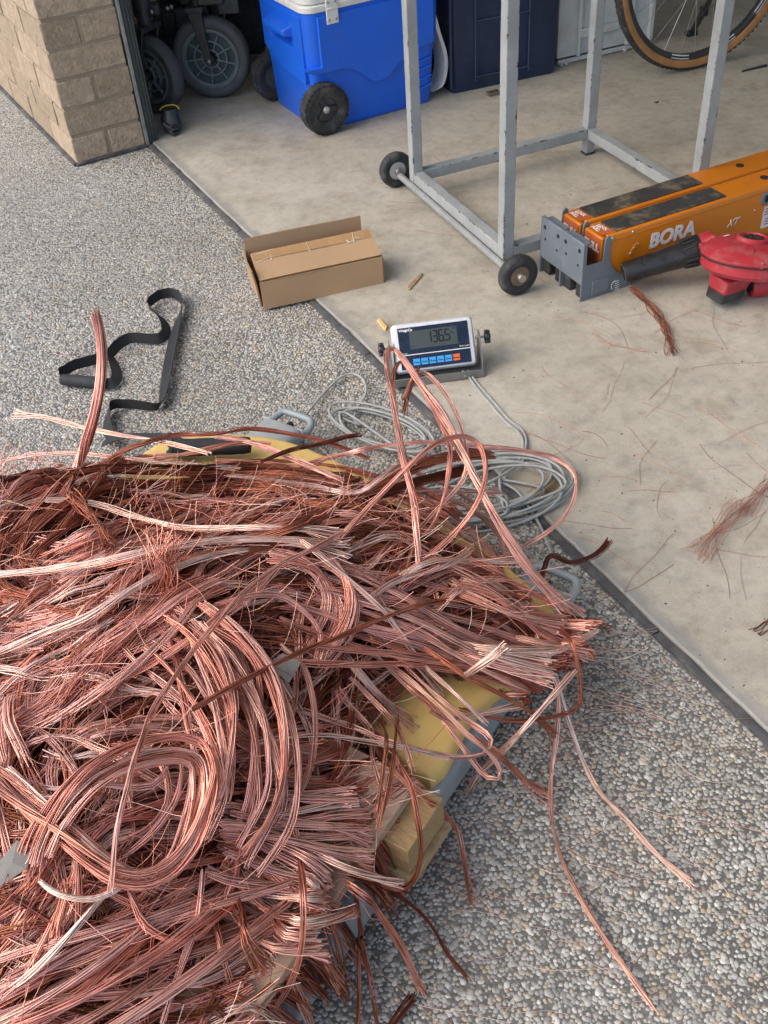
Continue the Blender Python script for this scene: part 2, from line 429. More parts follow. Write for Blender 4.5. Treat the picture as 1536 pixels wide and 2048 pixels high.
# ================================================================== OBJECTS IN THE GARAGE
def worn_paint():
    """grey enamel on square tube, chipped to dark steel along its edges (object space, tube along local Z)"""
    m, t, b = mat0('chipped_grey_paint'); co = coord(t, 'Object'); wp = wpos(t)
    sx = t.nodes.new('ShaderNodeSeparateXYZ'); t.links.new(co, sx.inputs[0])
    def ab(o):
        n = t.nodes.new('ShaderNodeMath'); n.operation = 'ABSOLUTE'; t.links.new(o, n.inputs[0]); return n.outputs[0]
    mn = t.nodes.new('ShaderNodeMath'); mn.operation = 'MINIMUM'; t.links.new(ab(sx.outputs[0]), mn.inputs[0]); t.links.new(ab(sx.outputs[1]), mn.inputs[1])
    e = t.nodes.new('ShaderNodeMapRange'); e.inputs[1].default_value = .0085; e.inputs[2].default_value = .0142; t.links.new(mn.outputs[0], e.inputs[0])
    n1 = noise(t, wp, 38, 9, .78)
    ad = t.nodes.new('ShaderNodeMath'); ad.operation = 'MULTIPLY_ADD'; t.links.new(e.outputs[0], ad.inputs[0]); ad.inputs[1].default_value = .13; t.links.new(n1, ad.inputs[2])
    f = ramp(t, ad.outputs[0], [(.66, 0.0), (.675, 1.0)])
    base = ramp(t, noise(t, wp, 14, 6), [(.3, (.235, .25, .25)), (.7, (.315, .335, .335))])
    base = mix(t, ramp(t, noise(t, wp, 35, 6, .7), [(.55, 0.0), (.72, .5)]), base, (.22, .20, .17))
    c = mix(t, f, base, (.05, .045, .042)); t.links.new(c, b.inputs['Base Color'])
    b.inputs['Roughness'].default_value = .45
    bump(t, b, n1, .15, .001)
    return m
M_POST = worn_paint()
M_RUB = mat('black_rubber', (.022, .023, .024), .75, var=.3, dirt=(.16, .15, .135), dirt_amt=.55, dscale=25, bmp=.4)
M_STEEL = mat('dull_steel', (.42, .41, .39), .42, metal=.85, var=.2, dirt=(.2, .14, .09), dirt_amt=.4, dscale=50)
M_RUST = mat('rusty_plate', (.20, .14, .10), .6, metal=.4, var=.3)
M_DARK = mat('dark_hole', (.012, .012, .013), .8)
M_BLK = mat('black_plastic', (.020, .021, .023), .42, var=.2, dirt=(.12, .115, .105), dirt_amt=.3, dscale=30)
M_CHASSIS = mat('chassis_grey', (.045, .047, .052), .5, var=.25, dirt=(.15, .14, .13), dirt_amt=.2, dscale=18)

def square_tube(name, p0, p1, wd, parent, material=None):
    p0, p1 = Vector(p0), Vector(p1); L = (p1 - p0).length
    g = MB(); g.box((0, 0, 0), (wd, wd, L))
    z = (p1 - p0).normalized(); x = Vector((0, 1, 0)) if abs(z.y) < .9 else Vector((1, 0, 0))
    x = (x - z * x.dot(z)).normalized(); y = z.cross(x); c = (p0 + p1) / 2
    M = Matrix(((x.x, y.x, z.x, c.x), (x.y, y.y, z.y, c.y), (x.z, y.z, z.z, c.z), (0, 0, 0, 1)))
    return g.build(name, material or M_POST, parent, bev=.002, mtx=M)

# ---- trolley frame
A = P(819, 359, .054); C = P(1179.5, 268, .054)
trol = thing('trolley_frame', 'tall grey metal trolley frame with chipped paint and two small wheels', 'trolley', (A.x, A.y, FZ * 0), ang(C - A))
TL_, TW_ = .60, .547; hw = .015; zr = .054
for x, y in ((hw, -hw), (hw, -TW_ + hw), (TL_ - hw, -hw), (TL_ - hw, -TW_ + hw)):
    square_tube('post', (x, y, zr), (x, y, 1.02), .030, trol)
square_tube('rail', (hw, -.0302, zr + hw), (hw, -TW_ + .0302, zr + hw), .0296, trol)
square_tube('rail', (TL_ - hw, -.0302, zr + hw), (TL_ - hw, -TW_ + .0302, zr + hw), .0296, trol)
square_tube('rail', (.0302, -hw, zr + hw), (TL_ - .0302, -hw, zr + hw), .0296, trol)
square_tube('rail', (.0302, -TW_ + hw, zr + hw), (TL_ - .0302, -TW_ + hw, zr + hw), .0296, trol)
for y in (-hw, -TW_ + hw): square_tube('rail', (-.0, y, 1.035), (TL_, y, 1.035), .0296, trol)
for x in (hw, TL_ - hw): square_tube('rail', (x, -.0302, 1.0352), (x, -TW_ + .0302, 1.0352), .029, trol)
for y in (-hw, -TW_ + hw):
    f = square_tube('foot', (TL_ - hw, y, .006), (TL_ - hw, y, zr - .0004), .027, trol)
    g = MB(); g.box((TL_ - hw, y, .0055), (.032, .032, .010)); g.build('foot_cap', M_RUB, trol, bev=.002)
g = MB(); g.tube([(-.004, .062, .0445), (-.004, -.612, .0445)], .0095, 14); g.build('axle', mat('axle_paint', (.24, .25, .245), .5, dirt=(.2, .17, .14), dirt_amt=.5, dscale=30), trol, smooth=40)
def trolley_wheel(y, sgn):
    rim = MB(); M = Matrix.Translation((-.006, y, .056)) @ Matrix.Rotation(R(90) * sgn, 4, 'Z')
    rim.lathe([(.0, -.013), (.012, -.013), (.024, -.0125), (.027, -.010), (.027, .010), (.024, .0125), (.0, .0135)], 28, M)
    w_ = rim.build('wheel', M_RUST if sgn < 0 else mat('wheel_hub_grey', (.38, .38, .37), .5, var=.2, dirt=(.2, .17, .14), dirt_amt=.5), trol, smooth=35)
    ty = MB(); ty.lathe([(.026, -.012), (.034, -.0145), (.044, -.0145), (.0495, -.010), (.0510, -.004), (.0510, .004), (.0495, .010), (.044, .0145), (.034, .0145), (.026, .012)], 36, M)
    ty.build('tyre', M_RUB, w_, smooth=50)
    hb = MB(); hb.lathe([(.0, -.024), (.0095, -.024), (.0105, -.022), (.0105, .022), (.0095, .024), (0, .024)], 18, M)
    hb.build('hub_cap', M_STEEL, w_, smooth=35)
trolley_wheel(.078, 1); trolley_wheel(-.630, -1)

# ---- blue cooler
CO = Vector((.018, 3.383, FZ)); crz = ang((.895, .446))
cool = thing('cooler_box', 'bright blue wheeled cooler box with a white lid', 'cooler', CO, crz)
M_BLUE = mat('cooler_blue', (.008, .115, .66), .38, var=.10, scale=4, dirt=(.05, .12, .42), dirt_amt=.25, dscale=12, bmp=.08, bscale=260)
M_WHT = mat('white_plastic', (.66, .66, .63), .4, var=.05, dirt=(.35, .33, .29), dirt_amt=.35, dscale=14, bmp=.05)
def rr_ring(x0, x1, y0, y1, r, z): return [(p[0], p[1], z) for p in rrect(x1 - x0, y1 - y0, r, 6, (x0 + x1) / 2, (y0 + y1) / 2)]
g = MB()
g.loft([rr_ring(-.128, .296, .016, .346, .03, .0), rr_ring(-.134, .303, .010, .352, .036, .008), rr_ring(-.141, .316, .005, .357, .04, .16),
        rr_ring(-.147, .328, .000, .362, .04, .215), rr_ring(-.150, .336, -.002, .365, .042, .362)])
body = g.build('body', M_BLUE, cool)
def carve(o, cutters):
    for c_ in cutters:
        md = o.modifiers.new('cut', 'BOOLEAN'); md.operation = 'DIFFERENCE'; md.object = c_; md.solver = 'EXACT'
    dg = bpy.context.evaluated_depsgraph_get(); me = bpy.data.meshes.new_from_object(o.evaluated_get(dg))
    o.modifiers.clear(); me.name = o.name; o.data = me
    for c_ in cutters: bpy.data.objects.remove(c_)
def cut_obj(poly, y0, y1):
    g = MB(); M = Matrix(((1, 0, 0, 0), (0, 0, 1, 0), (0, 1, 0, 0), (0, 0, 0, 1)))
    g.prism(poly, y0, y1, M); return g.build('cutter', M_BLUE, cool)
arch = [(-.4, -.1), (-.052, -.1), (-.058, .02), (-.072, .09), (-.10, .128), (-.14, .142), (-.4, .142)]
cut1 = cut_obj(arch, -.1, .036); cut2 = cut_obj(arch, .33, .5)
g = MB(); g.loft([[(-.30, .10, .20), (-.30, .27, .20), (-.30, .27, .275), (-.30, .10, .275)], [(-.10, .13, .262), (-.10, .24, .262), (-.10, .24, .272), (-.10, .13, .272)]])
cut3 = g.build('cutter', M_BLUE, cool)
carve(body, [cut1, cut2, cut3])
body.data.shade_smooth(); body.data.set_sharp_from_angle(angle=R(35))
bv = body.modifiers.new('bevel', 'BEVEL'); bv.width = .005; bv.segments = 3; bv.limit_method = 'ANGLE'; bv.angle_limit = R(40)
n_f = Vector((math.sin(crz), -math.cos(crz), 0))
def c_local(px, py):
    q = PV(px, py, CO, n_f) - CO; return (q.x * math.cos(crz) + q.y * math.sin(crz), q.z)
wave_px = [(606, 143), (625, 148), (655, 144), (680, 137), (706, 139), (726, 150), (742, 160), (758, 161), (776, 150), (790, 132), (804, 116), (830, 98), (872, 78)]
wv = [c_local(*q) for q in wave_px]
wv = spline([(a, b, 0) for a, b in wv], 46)
poly = [(-.112, wv[0][1])] + [(min(.298, a), b) for a, b, _ in wv] + [(.300, .352), (-.112, .352)]
M_xz = Matrix(((1, 0, 0, 0), (0, 0, 1, 0), (0, 1, 0, 0), (0, 0, 0, 1)))
g = MB(); g.prism(poly, -.0095, .02, M_xz); g.build('front_panel', M_BLUE, cool, bev=.006, seg=3)
g = MB(); g.prism([(.035, .150), (.09, .152), (.2, .160), (.327, .205), (.327, .352), (.035, .352)], -.1555, -.12, Matrix(((0, 0, 1, 0), (1, 0, 0, 0), (0, 1, 0, 0), (0, 0, 0, 1))))
ep = g.build('end_panel', M_BLUE, cool)
g = MB(); g.loft([[(-.30, .08, .185), (-.30, .28, .185), (-.30, .28, .29), (-.30, .08, .29)], [(-.118, .10, .262), (-.118, .26, .262), (-.118, .26, .285), (-.118, .10, .285)]])
carve(ep, [g.build('cutter', M_BLUE, cool)])
bv = ep.modifiers.new('bevel', 'BEVEL'); bv.width = .004; bv.segments = 2; bv.limit_method = 'ANGLE'
g = MB(); g.loft([[(-.185, .10, .285), (-.185, .255, .285), (-.13, .265, .275), (-.13, .09, .275)], [(-.186, .10, .305), (-.186, .255, .305), (-.13, .265, .325), (-.13, .09, .325)]])
g.build('end_handle', M_BLUE, cool, bev=.006, seg=3)
for k, zz in enumerate((.055, .085, .118, .145)):
    g = MB(); g.tube([(.215, .0115 - zz * .05, zz - .006), (.255, .0075 - zz * .05, zz), (.292, .0105 - zz * .05, zz + .006)], .0035, 8); g.build('grip_ridge', M_BLUE, cool, smooth=60)
g = MB(); g.loft([rr_ring(-.154, .340, -.006, .369, .045, .3635), rr_ring(-.156, .342, -.008, .371, .045, .382), rr_ring(-.150, .336, -.002, .365, .045, .385)])
lid = g.build('lid', M_WHT, cool, bev=.002)
g = MB(); g.loft([rr_ring(-.150, .336, -.002, .365, .045, .3875), rr_ring(-.152, .338, -.004, .367, .045, .408), rr_ring(-.13, .316, .02, .34, .05, .424)])
g.build('lid_top', M_WHT, lid, bev=.003)
hx, hz = c_local(660, 18)
g = MB(); g.box((hx, -.0115, .386), (.040, .005, .026)); g.box((hx, -.0115, .3475), (.040, .005, .042))
g.tube([(hx - .020, -.0145, .3705), (hx + .020, -.0145, .3705)], .0035, 8)
hg = g.build('hinge', M_WHT, cool, bev=.002)
for dx, zz in ((-.012, .339), (.012, .339), (-.012, .389), (.012, .389)):
    g = MB(); g.lathe([(0, -.0165), (.0035, -.016), (.0042, -.0135), (0, -.0130)], 10, Matrix.Translation((hx + dx, 0, zz)) @ Matrix.Rotation(R(90), 4, 'Z')); g.build('screw', M_STEEL, hg)
def cooler_wheel(y, s):
    M = Matrix.Translation((-.118, y, .081)) @ Matrix.Rotation(R(90) * s, 4, 'Z')
    g = MB(); g.lathe([(.040, -.014), (.056, -.020), (.072, -.020), (.079, -.014), (.080, 0), (.079, .014), (.072, .020), (.056, .020), (.040, .014)], 40, M)
    for k in range(30):
        for sd_ in (-1, 1):
            a = 2 * math.pi * (k + (.5 if sd_ > 0 else 0)) / 30
            Mk = M @ Matrix.Rotation(a, 4, 'X') @ Matrix.Translation((sd_ * .0125, 0, .0772)); g.m = Mk; g.box((0, 0, 0), (.016, .010, .004)); g.m = Matrix.Identity(4)
    w_ = g.build('wheel', M_RUB, cool, smooth=50)
    g = MB(); g.lathe([(.0, .004), (.038, .004), (.041, .012), (.041, -.012), (.0, -.012)], 30, M); hb = g.build('hub', M_CHASSIS, w_, smooth=40)
    for k in range(3):
        g = MB(); g.m = M @ Matrix.Rotation(2 * math.pi * k / 3 + .4, 4, 'X'); g.box((.008, 0, .021), (.012, .020, .036)); g.build('spoke', M_BLK, hb, bev=.003)
    g = MB(); g.lathe([(0, .021), (.006, .020), (.012, .015), (.012, .0), (0, 0)], 16, M); g.build('axle_cap', M_STEEL, hb, smooth=40)
cooler_wheel(-.012, -1); cooler_wheel(.372, 1)
g = MB(); pts_ = spline([(.318, 0, .27), (.338, 0, .20), (.358, 0, .14), (.362, 0, .09), (.345, 0, .035), (.31, 0, .022)], 22)
g.loft([[(p[0], .03, p[2]), (p[0] + .012, .03, p[2] + .002), (p[0] + .012, .10, p[2] + .002), (p[0], .10, p[2])] for p in pts_]); g.build('tow_handle', M_WHT, cool, bev=.002)

# ---- navy storage box
NB = Vector((.352, 3.571, FZ)); nrz = ang((.95, .314))
navy = thing('storage_box', 'dark navy plastic storage box between the blue cooler and the white cabinet', 'storage box', NB, nrz)
M_NAVY = mat('navy_plastic', (.010, .022, .060), .42, var=.15, scale=6, dirt=(.05, .06, .09), dirt_amt=.3, dscale=16)
g = MB(); g.loft([rr_ring(.004, .397, .004, .38, .018, .0), rr_ring(0, .40, 0, .385, .02, .012), rr_ring(-.006, .407, -.006, .39, .022, .60)]); g.build('body', M_NAVY, navy, smooth=40)
M_NAVY2 = mat('navy_ridge', (.045, .065, .12), .5)
for x in (.085, .285):
    g = MB(); g.box((x, -.0055, .30), (.0022, .006, .54)); g.build('moulded_ridge', M_NAVY2, navy)
for z in (.045, .225, .42):
    g = MB(); g.box((.185, -.0055 - z * .004, z), (.198, .006, .0022)); g.build('moulded_ridge', M_NAVY2, navy)
g = MB(); g.tube([(-.004, -.002, .02), (-.004, -.002, .59)], .006, 8); g.build('corner_rib', M_NAVY, navy, smooth=60)
g = MB(); g.box((.2, .19, .615), (.43, .41, .03)); g.build('lid', M_NAVY, navy, bev=.006)

bk = P(986, 190, FZ)
buc = thing('buckle', 'small brown buckle lying under the navy storage box', 'buckle', bk, nrz + .05)
M_BUC = mat('brown_metal', (.16, .125, .09), .5, metal=.3, var=.3)
g = MB()
for c_, d_ in (((0, -.011, .008), (.042, .004, .010)), ((0, .011, .008), (.042, .004, .010)), ((-.02, 0, .008), (.004, .024, .010)), ((.02, 0, .008), (.004, .024, .010)), ((.003, 0, .009), (.006, .022, .008))): g.box(c_, d_)
g.build('buckle_frame', M_BUC, buc, bev=.001)
g = MB(); g.tube([(-.018, .0, .014), (.02, .002, .013)], .002, 6); g.build('prong', M_BUC, buc)

# ---- white cabinet
W0 = P(1116, 135); W1 = P(1303, 92); wrz = ang(W1 - W0); wl = (W1 - W0).length
cab = thing('white_cabinet', 'white ribbed metal cabinet behind the bicycle wheel', 'cabinet', (W0.x, W0.y, FZ), wrz)
M_WP = mat('white_enamel', (.50, .52, .51), .45, var=.08, dirt=(.30, .27, .23), dirt_amt=.4, dscale=10)
g = MB(); g.box((wl / 2, .12, .41), (wl, .22, .78)); g.build('panel', M_WP, cab, bev=.003)
for x, wd in ((.082, .012), (wl * .74, .024), (wl - .012, .018)):
    g = MB(); g.box((x, .003, .42), (wd, .018, .80)); g.build('rib', M_WP, cab, bev=.003)
g = MB(); g.box((wl * .40, .002, .095), (wl * .42, .018, .030)); g.build('rib', M_WP, cab, bev=.004)
g = MB(); g.box((wl / 2, .006, .010), (wl, .012, .014)); g.build('base_lip', M_WP, cab, bev=.002)
for x in (.01, .03, wl * .7):
    g = MB(); g.box((x, -.004, .006), (.012, .014, .010)); g.build('foot', M_WP, cab, bev=.002)
g = MB(); g.tube([(wl * .47, -.012, .28), (wl * .47, -.002, .29)], .006, 8); g.build('screw', M_STEEL, cab)

# ---- bicycle
BW = P(1385, 139); bd = ang((math.cos(R(20)), math.sin(R(20))))
bike = thing('bicycle', 'parked bicycle with tan sidewall tyre behind the trolley frame', 'bicycle', (BW.x, BW.y, FZ), bd)
M_TREAD = mat('tyre_tread', (.030, .030, .031), .8, var=.3, dirt=(.16, .14, .12), dirt_amt=.5, dscale=40, bmp=.6, bscale=400)
M_TAN = mat('tan_sidewall', (.34, .165, .055), .7, var=.2, dirt=(.10, .06, .03), dirt_amt=.5, dscale=24)
M_RIM = mat('black_rim', (.03, .03, .032), .35, var=.2)
M_SILV = mat('silver_print', (.55, .55, .55), .4)
def ring(prof_r, prof_y, n=72, M=Matrix.Identity(4)):      # closed profile turned about local Y
    g = MB(); k = len(prof_r); rings = []
    for i in range(n):
        a = 2 * math.pi * i / n
        rings.append([M @ Vector((r * math.sin(a), y, r * math.cos(a))) for r, y in zip(prof_r, prof_y)])
    vs = [p for r in rings for p in r]; fs = []
    for i in range(n):
        for j in range(k):
            fs.append((i * k + j, i * k + (j + 1) % k, ((i + 1) % n) * k + (j + 1) % k, ((i + 1) % n) * k + j))
    g.add(vs, fs); return g
def bike_wheel(x):
    Rw = .345; M = Matrix.Translation((x, 0, Rw))
    t = [R(a) for a in range(0, 360, 30)]
    rim = ring([.292, .300, .312, .312, .300, .292], [-.007, -.012, -.012, .012, .012, .007], 72, M).build('wheel', M_RIM, bike, smooth=30)
    ring([.322 + .023 * math.cos(a) for a in map(R, range(-64, 65, 16))] + [.316], [.021 * math.sin(a) for a in map(R, range(-64, 65, 16))] + [0], 96, M).build('tyre', M_TREAD, rim, smooth=40)
    for s in (-1, 1):
        ring([.310, .311, .325, .333, .325], [s * .0125, s * .0165, s * .0222, s * .0196, s * .017], 96, M).build('sidewall', M_TAN, rim, smooth=50)
    # knobs of the tread
    g = MB()
    for i in range(110):
        a = 2 * math.pi * i / 110
        for yy in (-.013, -.004, .005, .014):
            g.m = M @ Matrix.Rotation(a + yy * 2, 4, 'Y') @ Matrix.Translation((0, yy, .3425 - abs(yy) ** 2 * 18)); g.box((0, 0, 0), (.008, .006, .005))
    tag(g.build('tread_blocks', M_TREAD, rim), None, None, None, 'stuff')
    g = MB(); g.lathe([(0, -.045), (.012, -.045), (.012, -.03), (.024, -.028), (.024, -.024), (.014, -.02), (.014, .02), (.024, .024), (.024, .028), (.012, .03), (.012, .045), (0, .045)], 20, M @ Matrix.Rotation(R(90), 4, 'Z')); g.build('hub', M_BLK, rim, smooth=30)
    sm = None
    for k in range(28):
        a = 2 * math.pi * k / 28; s = -1 if k % 2 else 1; a2 = a + (.55 if (k // 2) % 2 else -.55)
        g = MB(); g.tube([M @ Vector((.022 * math.sin(a2), s * .026, .022 * math.cos(a2))), M @ Vector((.293 * math.sin(a), s * .002, .293 * math.cos(a)))], .0011, 5); g.build('spoke', M_STEEL, rim)
    for a0, a1 in ((150, 168), (186, 200), (118, 132)):
        g = MB(); rr_ = []
        for a in np.linspace(R(a0), R(a1), 8): rr_.append([M @ Vector((r * math.sin(a), y, r * math.cos(a))) for r, y in ((.2935, -.0095), (.3065, -.0127), (.3065, -.0121), (.2935, -.0089))])
        g.loft(rr_); g.build('rim_decal', M_SILV, rim)
bike_wheel(0); bike_wheel(1.05)
def bt(name, pts, r, m_=M_BLK): g = MB(); g.tube(pts, r, 12); return g.build(name, m_, bike, smooth=50)
for s in (-1, 1):
    bt('chain_stay', [(0, s * .06, .345), (.20, s * .05, .32), (.42, s * .025, .28)], .009); bt('seat_stay', [(0, s * .06, .345), (.30, s * .03, .82)], .008)
    bt('fork_blade', [(1.05, s * .055, .345), (.93, s * .045, .72), (.90, 0, .80)], .012)
bt('seat_tube', [(.42, 0, .28), (.27, 0, .92)], .016); bt('down_tube', [(.42, 0, .28), (.88, 0, .74)], .020); bt('top_tube', [(.29, 0, .84), (.87, 0, .86)], .016); bt('head_tube', [(.90, 0, .73), (.86, 0, .90)], .018)
bt('handlebar', [(.86, -.22, .95), (.86, 0, .96), (.86, .22, .95)], .013)
g = MB(); g.box((.25, 0, .96), (.25, .12, .05)); g.build('saddle', M_BLK, bike, bev=.02, seg=3)
g = MB(); g.lathe([(0, -.004), (.095, -.004), (.098, 0), (.095, .004), (0, .004)], 48, Matrix.Translation((.42, -.05, .28)) @ Matrix.Rotation(R(90), 4, 'Z')); g.build('chainring', M_BLK, bike, smooth=30)
for k, rr_ in enumerate((.07, .06, .05, .042, .034)):
    g = MB(); g.lathe([(0, -.001), (rr_, -.001), (rr_, .001), (0, .001)], 32, Matrix.Translation((0, .034 + k * .004, .345)) @ Matrix.Rotation(R(90), 4, 'Z')); g.build('sprocket', M_STEEL, bike)
k0 = P(1384, 66, .012); k1 = PV(1424, -8, BW + Vector((0, .02, 0)), (math.sin(bd), -math.cos(bd), 0))
inv = Matrix.Translation((BW.x, BW.y, FZ)) @ Matrix.Rotation(bd, 4, 'Z'); inv = inv.inverted()
ks0, ks1 = inv @ k0, inv @ k1
g = MB(); g.tube([ks1 + (ks1 - ks0) * .6, ks1, ks0.lerp(ks1, .45)], [.008, .009, .010], 10); g.tube([ks0.lerp(ks1, .5), ks0], [.012, .011], 10); g.box(ks0 + Vector((-.004, 0, 0)), (.040, .026, .02)); g.box(ks0.lerp(ks1, .62), (.022, .026, .03))
g.build('kickstand', M_BLK, bike, bev=.003)

# ---- wheelchair
M_WTYRE = mat('grey_black_tyre', (.060, .066, .070), .7, var=.2, dirt=(.12, .11, .10), dirt_amt=.45, dscale=22, bmp=.3)
M_WRIM = mat('grey_green_rim', (.10, .13, .135), .5, var=.15, dirt=(.14, .13, .12), dirt_amt=.4, dscale=30)
M_WDISC = mat('shaded_rim_disc', (.045, .062, .065), .6, var=.2)  # recessed disc in the rim's hue, its shade painted in
M_WSP = mat('lit_rim_spoke', (.15, .19, .195), .5, var=.1)  # raised spokes and rings: rim hue lightened, light put into the colour
WCH = P(400, 150)
chair = thing('wheelchair', 'black powered wheelchair with two grey spoked caster wheels beside the brick pillar', 'wheelchair', (WCH.x, WCH.y, FZ), 0)
def wl_(v): return Vector((v[0] - WCH.x, v[1] - WCH.y, v[2] - FZ))
def caster(gp, axis, rad, wid, nsp):
    c_ = Vector((gp.x, gp.y, rad)) ; a_ = ang(axis)
    M = Matrix.Translation(c_ - Vector((WCH.x, WCH.y, 0))) @ Matrix.Rotation(a_, 4, 'Z')
    g = MB(); g.lathe([(rad * .70, wid * .30), (rad * .80, wid * .46), (rad * .92, wid * .45), (rad * .985, wid * .26), (rad, 0), (rad * .985, -wid * .26), (rad * .92, -wid * .45), (rad * .80, -wid * .46), (rad * .70, -wid * .3)], 56, M)
    w_ = g.build('caster_wheel', M_WTYRE, chair, smooth=50)
    g = MB(); g.lathe([(rad * .62, wid * .34), (rad * .66, wid * .42), (rad * .725, wid * .42), (rad * .73, -wid * .42), (rad * .62, -wid * .34)], 56, M); rim_ = g.build('rim', M_WRIM, w_, smooth=30)
    g = MB(); g.lathe([(0, wid * .02), (rad * .64, wid * .05), (rad * .64, -wid * .05), (0, -wid * .02)], 48, M); g.build('rim_disc', M_WDISC, rim_, smooth=30)
    for k in range(nsp):
        g = MB(); g.m = M @ Matrix.Rotation(2 * math.pi * k / nsp + .25, 4, 'X'); g.box((wid * .13, 0, rad * .40), (wid * .26, .0045, rad * .50)); g.build('spoke', M_WSP, rim_, bev=.001)
    for r0 in (.20, .40):
        g = MB(); g.lathe([(rad * r0, wid * .30), (rad * (r0 + .03), wid * .30), (rad * (r0 + .03), 0), (rad * r0, 0)], 36, M); g.build('rim_ring', M_WSP, rim_, smooth=30)
    g = MB(); g.lathe([(0, wid * .72), (.012, wid * .72), (.017, wid * .62), (.017, 0), (0, 0)], 20, M); hb = g.build('hub', M_BLK, rim_, smooth=30)
    g = MB(); g.lathe([(0, wid * .86), (.0055, wid * .84), (.0065, wid * .72), (0, wid * .72)], 12, M); g.build('axle_bolt', M_STEEL, hb, smooth=40)
    return M, c_
M2, c2 = caster(P(437, 196), (-.13, -.99), .136, .058, 9)
M1, c1 = caster(P(318, 226), (-.55, -.83), .128, .060, 7)
def fork(M, rad, wid, lean):
    for s in (1, -1):
        g = MB(); g.m = M
        x = s * wid * .66
        g.loft([[(x - .005, -.010, -.018), (x + .005, -.010, -.018), (x + .005, .012, -.018), (x - .005, .012, -.018)],
                [(x - .005, -.024 + lean * .5, rad * .7), (x + .005, -.024 + lean * .5, rad * .7), (x + .005, .012 + lean * .5, rad * .7), (x - .005, .012 + lean * .5, rad * .7)],
                [(x - .006, -.030 + lean, rad * 1.16), (x + .006, -.030 + lean, rad * 1.16), (x + .006, .020 + lean, rad * 1.16), (x - .006, .020 + lean, rad * 1.16)]])
        g.build('fork_arm', M_BLK, chair, bev=.003)
    g = MB(); g.m = M; g.box((0, lean - .004, rad * 1.20), (wid * 1.6, .062, .018)); g.build('fork_crown', M_BLK, chair, bev=.004)
    g = MB(); g.m = M; g.tube([(0, lean, rad * 1.25), (0, lean, rad * 1.25 + .05)], .024, 18); g.tube([(0, lean, rad * 1.25 + .05), (0, lean, rad * 1.25 + .16)], .030, 18); g.build('fork_stem', M_BLK, chair, smooth=40)
fork(M2, .136, .058, -.02); fork(M1, .128, .060, .02)
def lw(px, py, y, z=None):      # wheelchair-local point on the vertical plane at world y
    return wl_(PV(px, py, (0, y, 0), (0, 1, 0)))
def wbox(name, q, y, depth, m_, bev=.006):                  # box seen as px rectangle q at depth y
    a, b = lw(q[0], q[3], y), lw(q[2], q[1], y)
    g = MB(); g.box(((a.x + b.x) / 2, a.y + depth / 2, (a.z + b.z) / 2), (abs(b.x - a.x), depth, abs(b.z - a.z))); return g.build(name, m_, chair, bev=bev)
wbox('battery_box', (322, 10, 430, 128), 3.93, .25, M_CHASSIS, .015)
wbox('chassis', (285, -240, 500, -8), 3.90, .42, M_BLK, .02)
wbox('motor_cover', (360, -8, 425, 12), 3.86, .2, M_BLK)
wbox('front_arm', (268, 10, 315, 36), 3.70, .05, M_CHASSIS)
wbox('front_arm', (395, -20, 445, 14), 3.70, .06, M_BLK)
wbox('battery_pack', (438, -40, 468, 30), 4.02, .10, mat('pale_grey_case', (.36, .36, .34), .5), .004)
wbox('side_bag', (462, -30, 516, 118), 4.05, .12, mat('black_cloth', (.03, .031, .035), .9, var=.4, scale=40), .03)
wbox('hanging_strap', (330, 25, 346, 78), 3.88, .02, M_BLK, .004)
for px, py in ((343, 13), (303, 23), (335, 16)):
    q = lw(px, py, 3.68 if px == 303 else 3.85); g = MB(); g.lathe([(0, -.012), (.006, -.010), (.0075, 0), (0, 0)], 12, Matrix.Translation(q) @ Matrix.Rotation(R(90), 4, 'Z')); g.build('bolt', M_STEEL, chair, smooth=40)
g = MB(); g.tube([lw(418, 0, 3.8), lw(430, 60, 3.86), lw(425, -60, 3.9)], .006, 8); g.build('cable', M_BLK, chair, smooth=60)
g = MB(); g.box((.16, .30, .52), (.46, .46, .10)); g.build('seat', M_BLK, chair, bev=.03, seg=3)
g = MB(); g.box((.16, .52, .80), (.44, .10, .50)); g.build('backrest', M_BLK, chair, bev=.03, seg=3)

# small black roll with a yellow edge
rc = P(346, 266, FZ)
roll = thing('webbing_roll', 'small black roll with a thin yellow edge on the floor under the wheelchair', 'roll', rc, 0)
g = MB()
rr_ = []
for k in range(9):
    t = k / 8; rad_ = .030 * (.82 + .25 * math.sin(math.pi * min(1, t * 1.1)))
    rr_.append([(rad_ * math.cos(a) * (1 + .08 * math.sin(3 * a + k)), .018 * t + rad_ * math.sin(a) * .8, .004 + .070 * t) for a in np.linspace(0, 2 * math.pi, 20, endpoint=False)])
g.loft(rr_); g.build('roll_body', M_BLK, roll, smooth=60)
for k in range(5):
    g = MB(); a = random.uniform(-2.6, -.5); z = random.uniform(.015, .05)
    g.tube([(.03 * math.cos(a), .026 * math.sin(a), z), (.012 * math.cos(a + .6), .036 * math.sin(a + .4), z - .01), (.026 * math.cos(a + 1), .028 * math.sin(a + 1), z - .012)], .006, 7); g.build('roll_fold', M_BLK, roll, smooth=60)
g = MB(); g.tube([(.031 * math.cos(a), .020 + .026 * math.sin(a), .070 + .006 * math.sin(a)) for a in np.linspace(R(5), R(175), 14)], .0025, 7); g.build('yellow_edge', mat('yellow_trim', (.62, .50, .04), .5), roll, smooth=60)

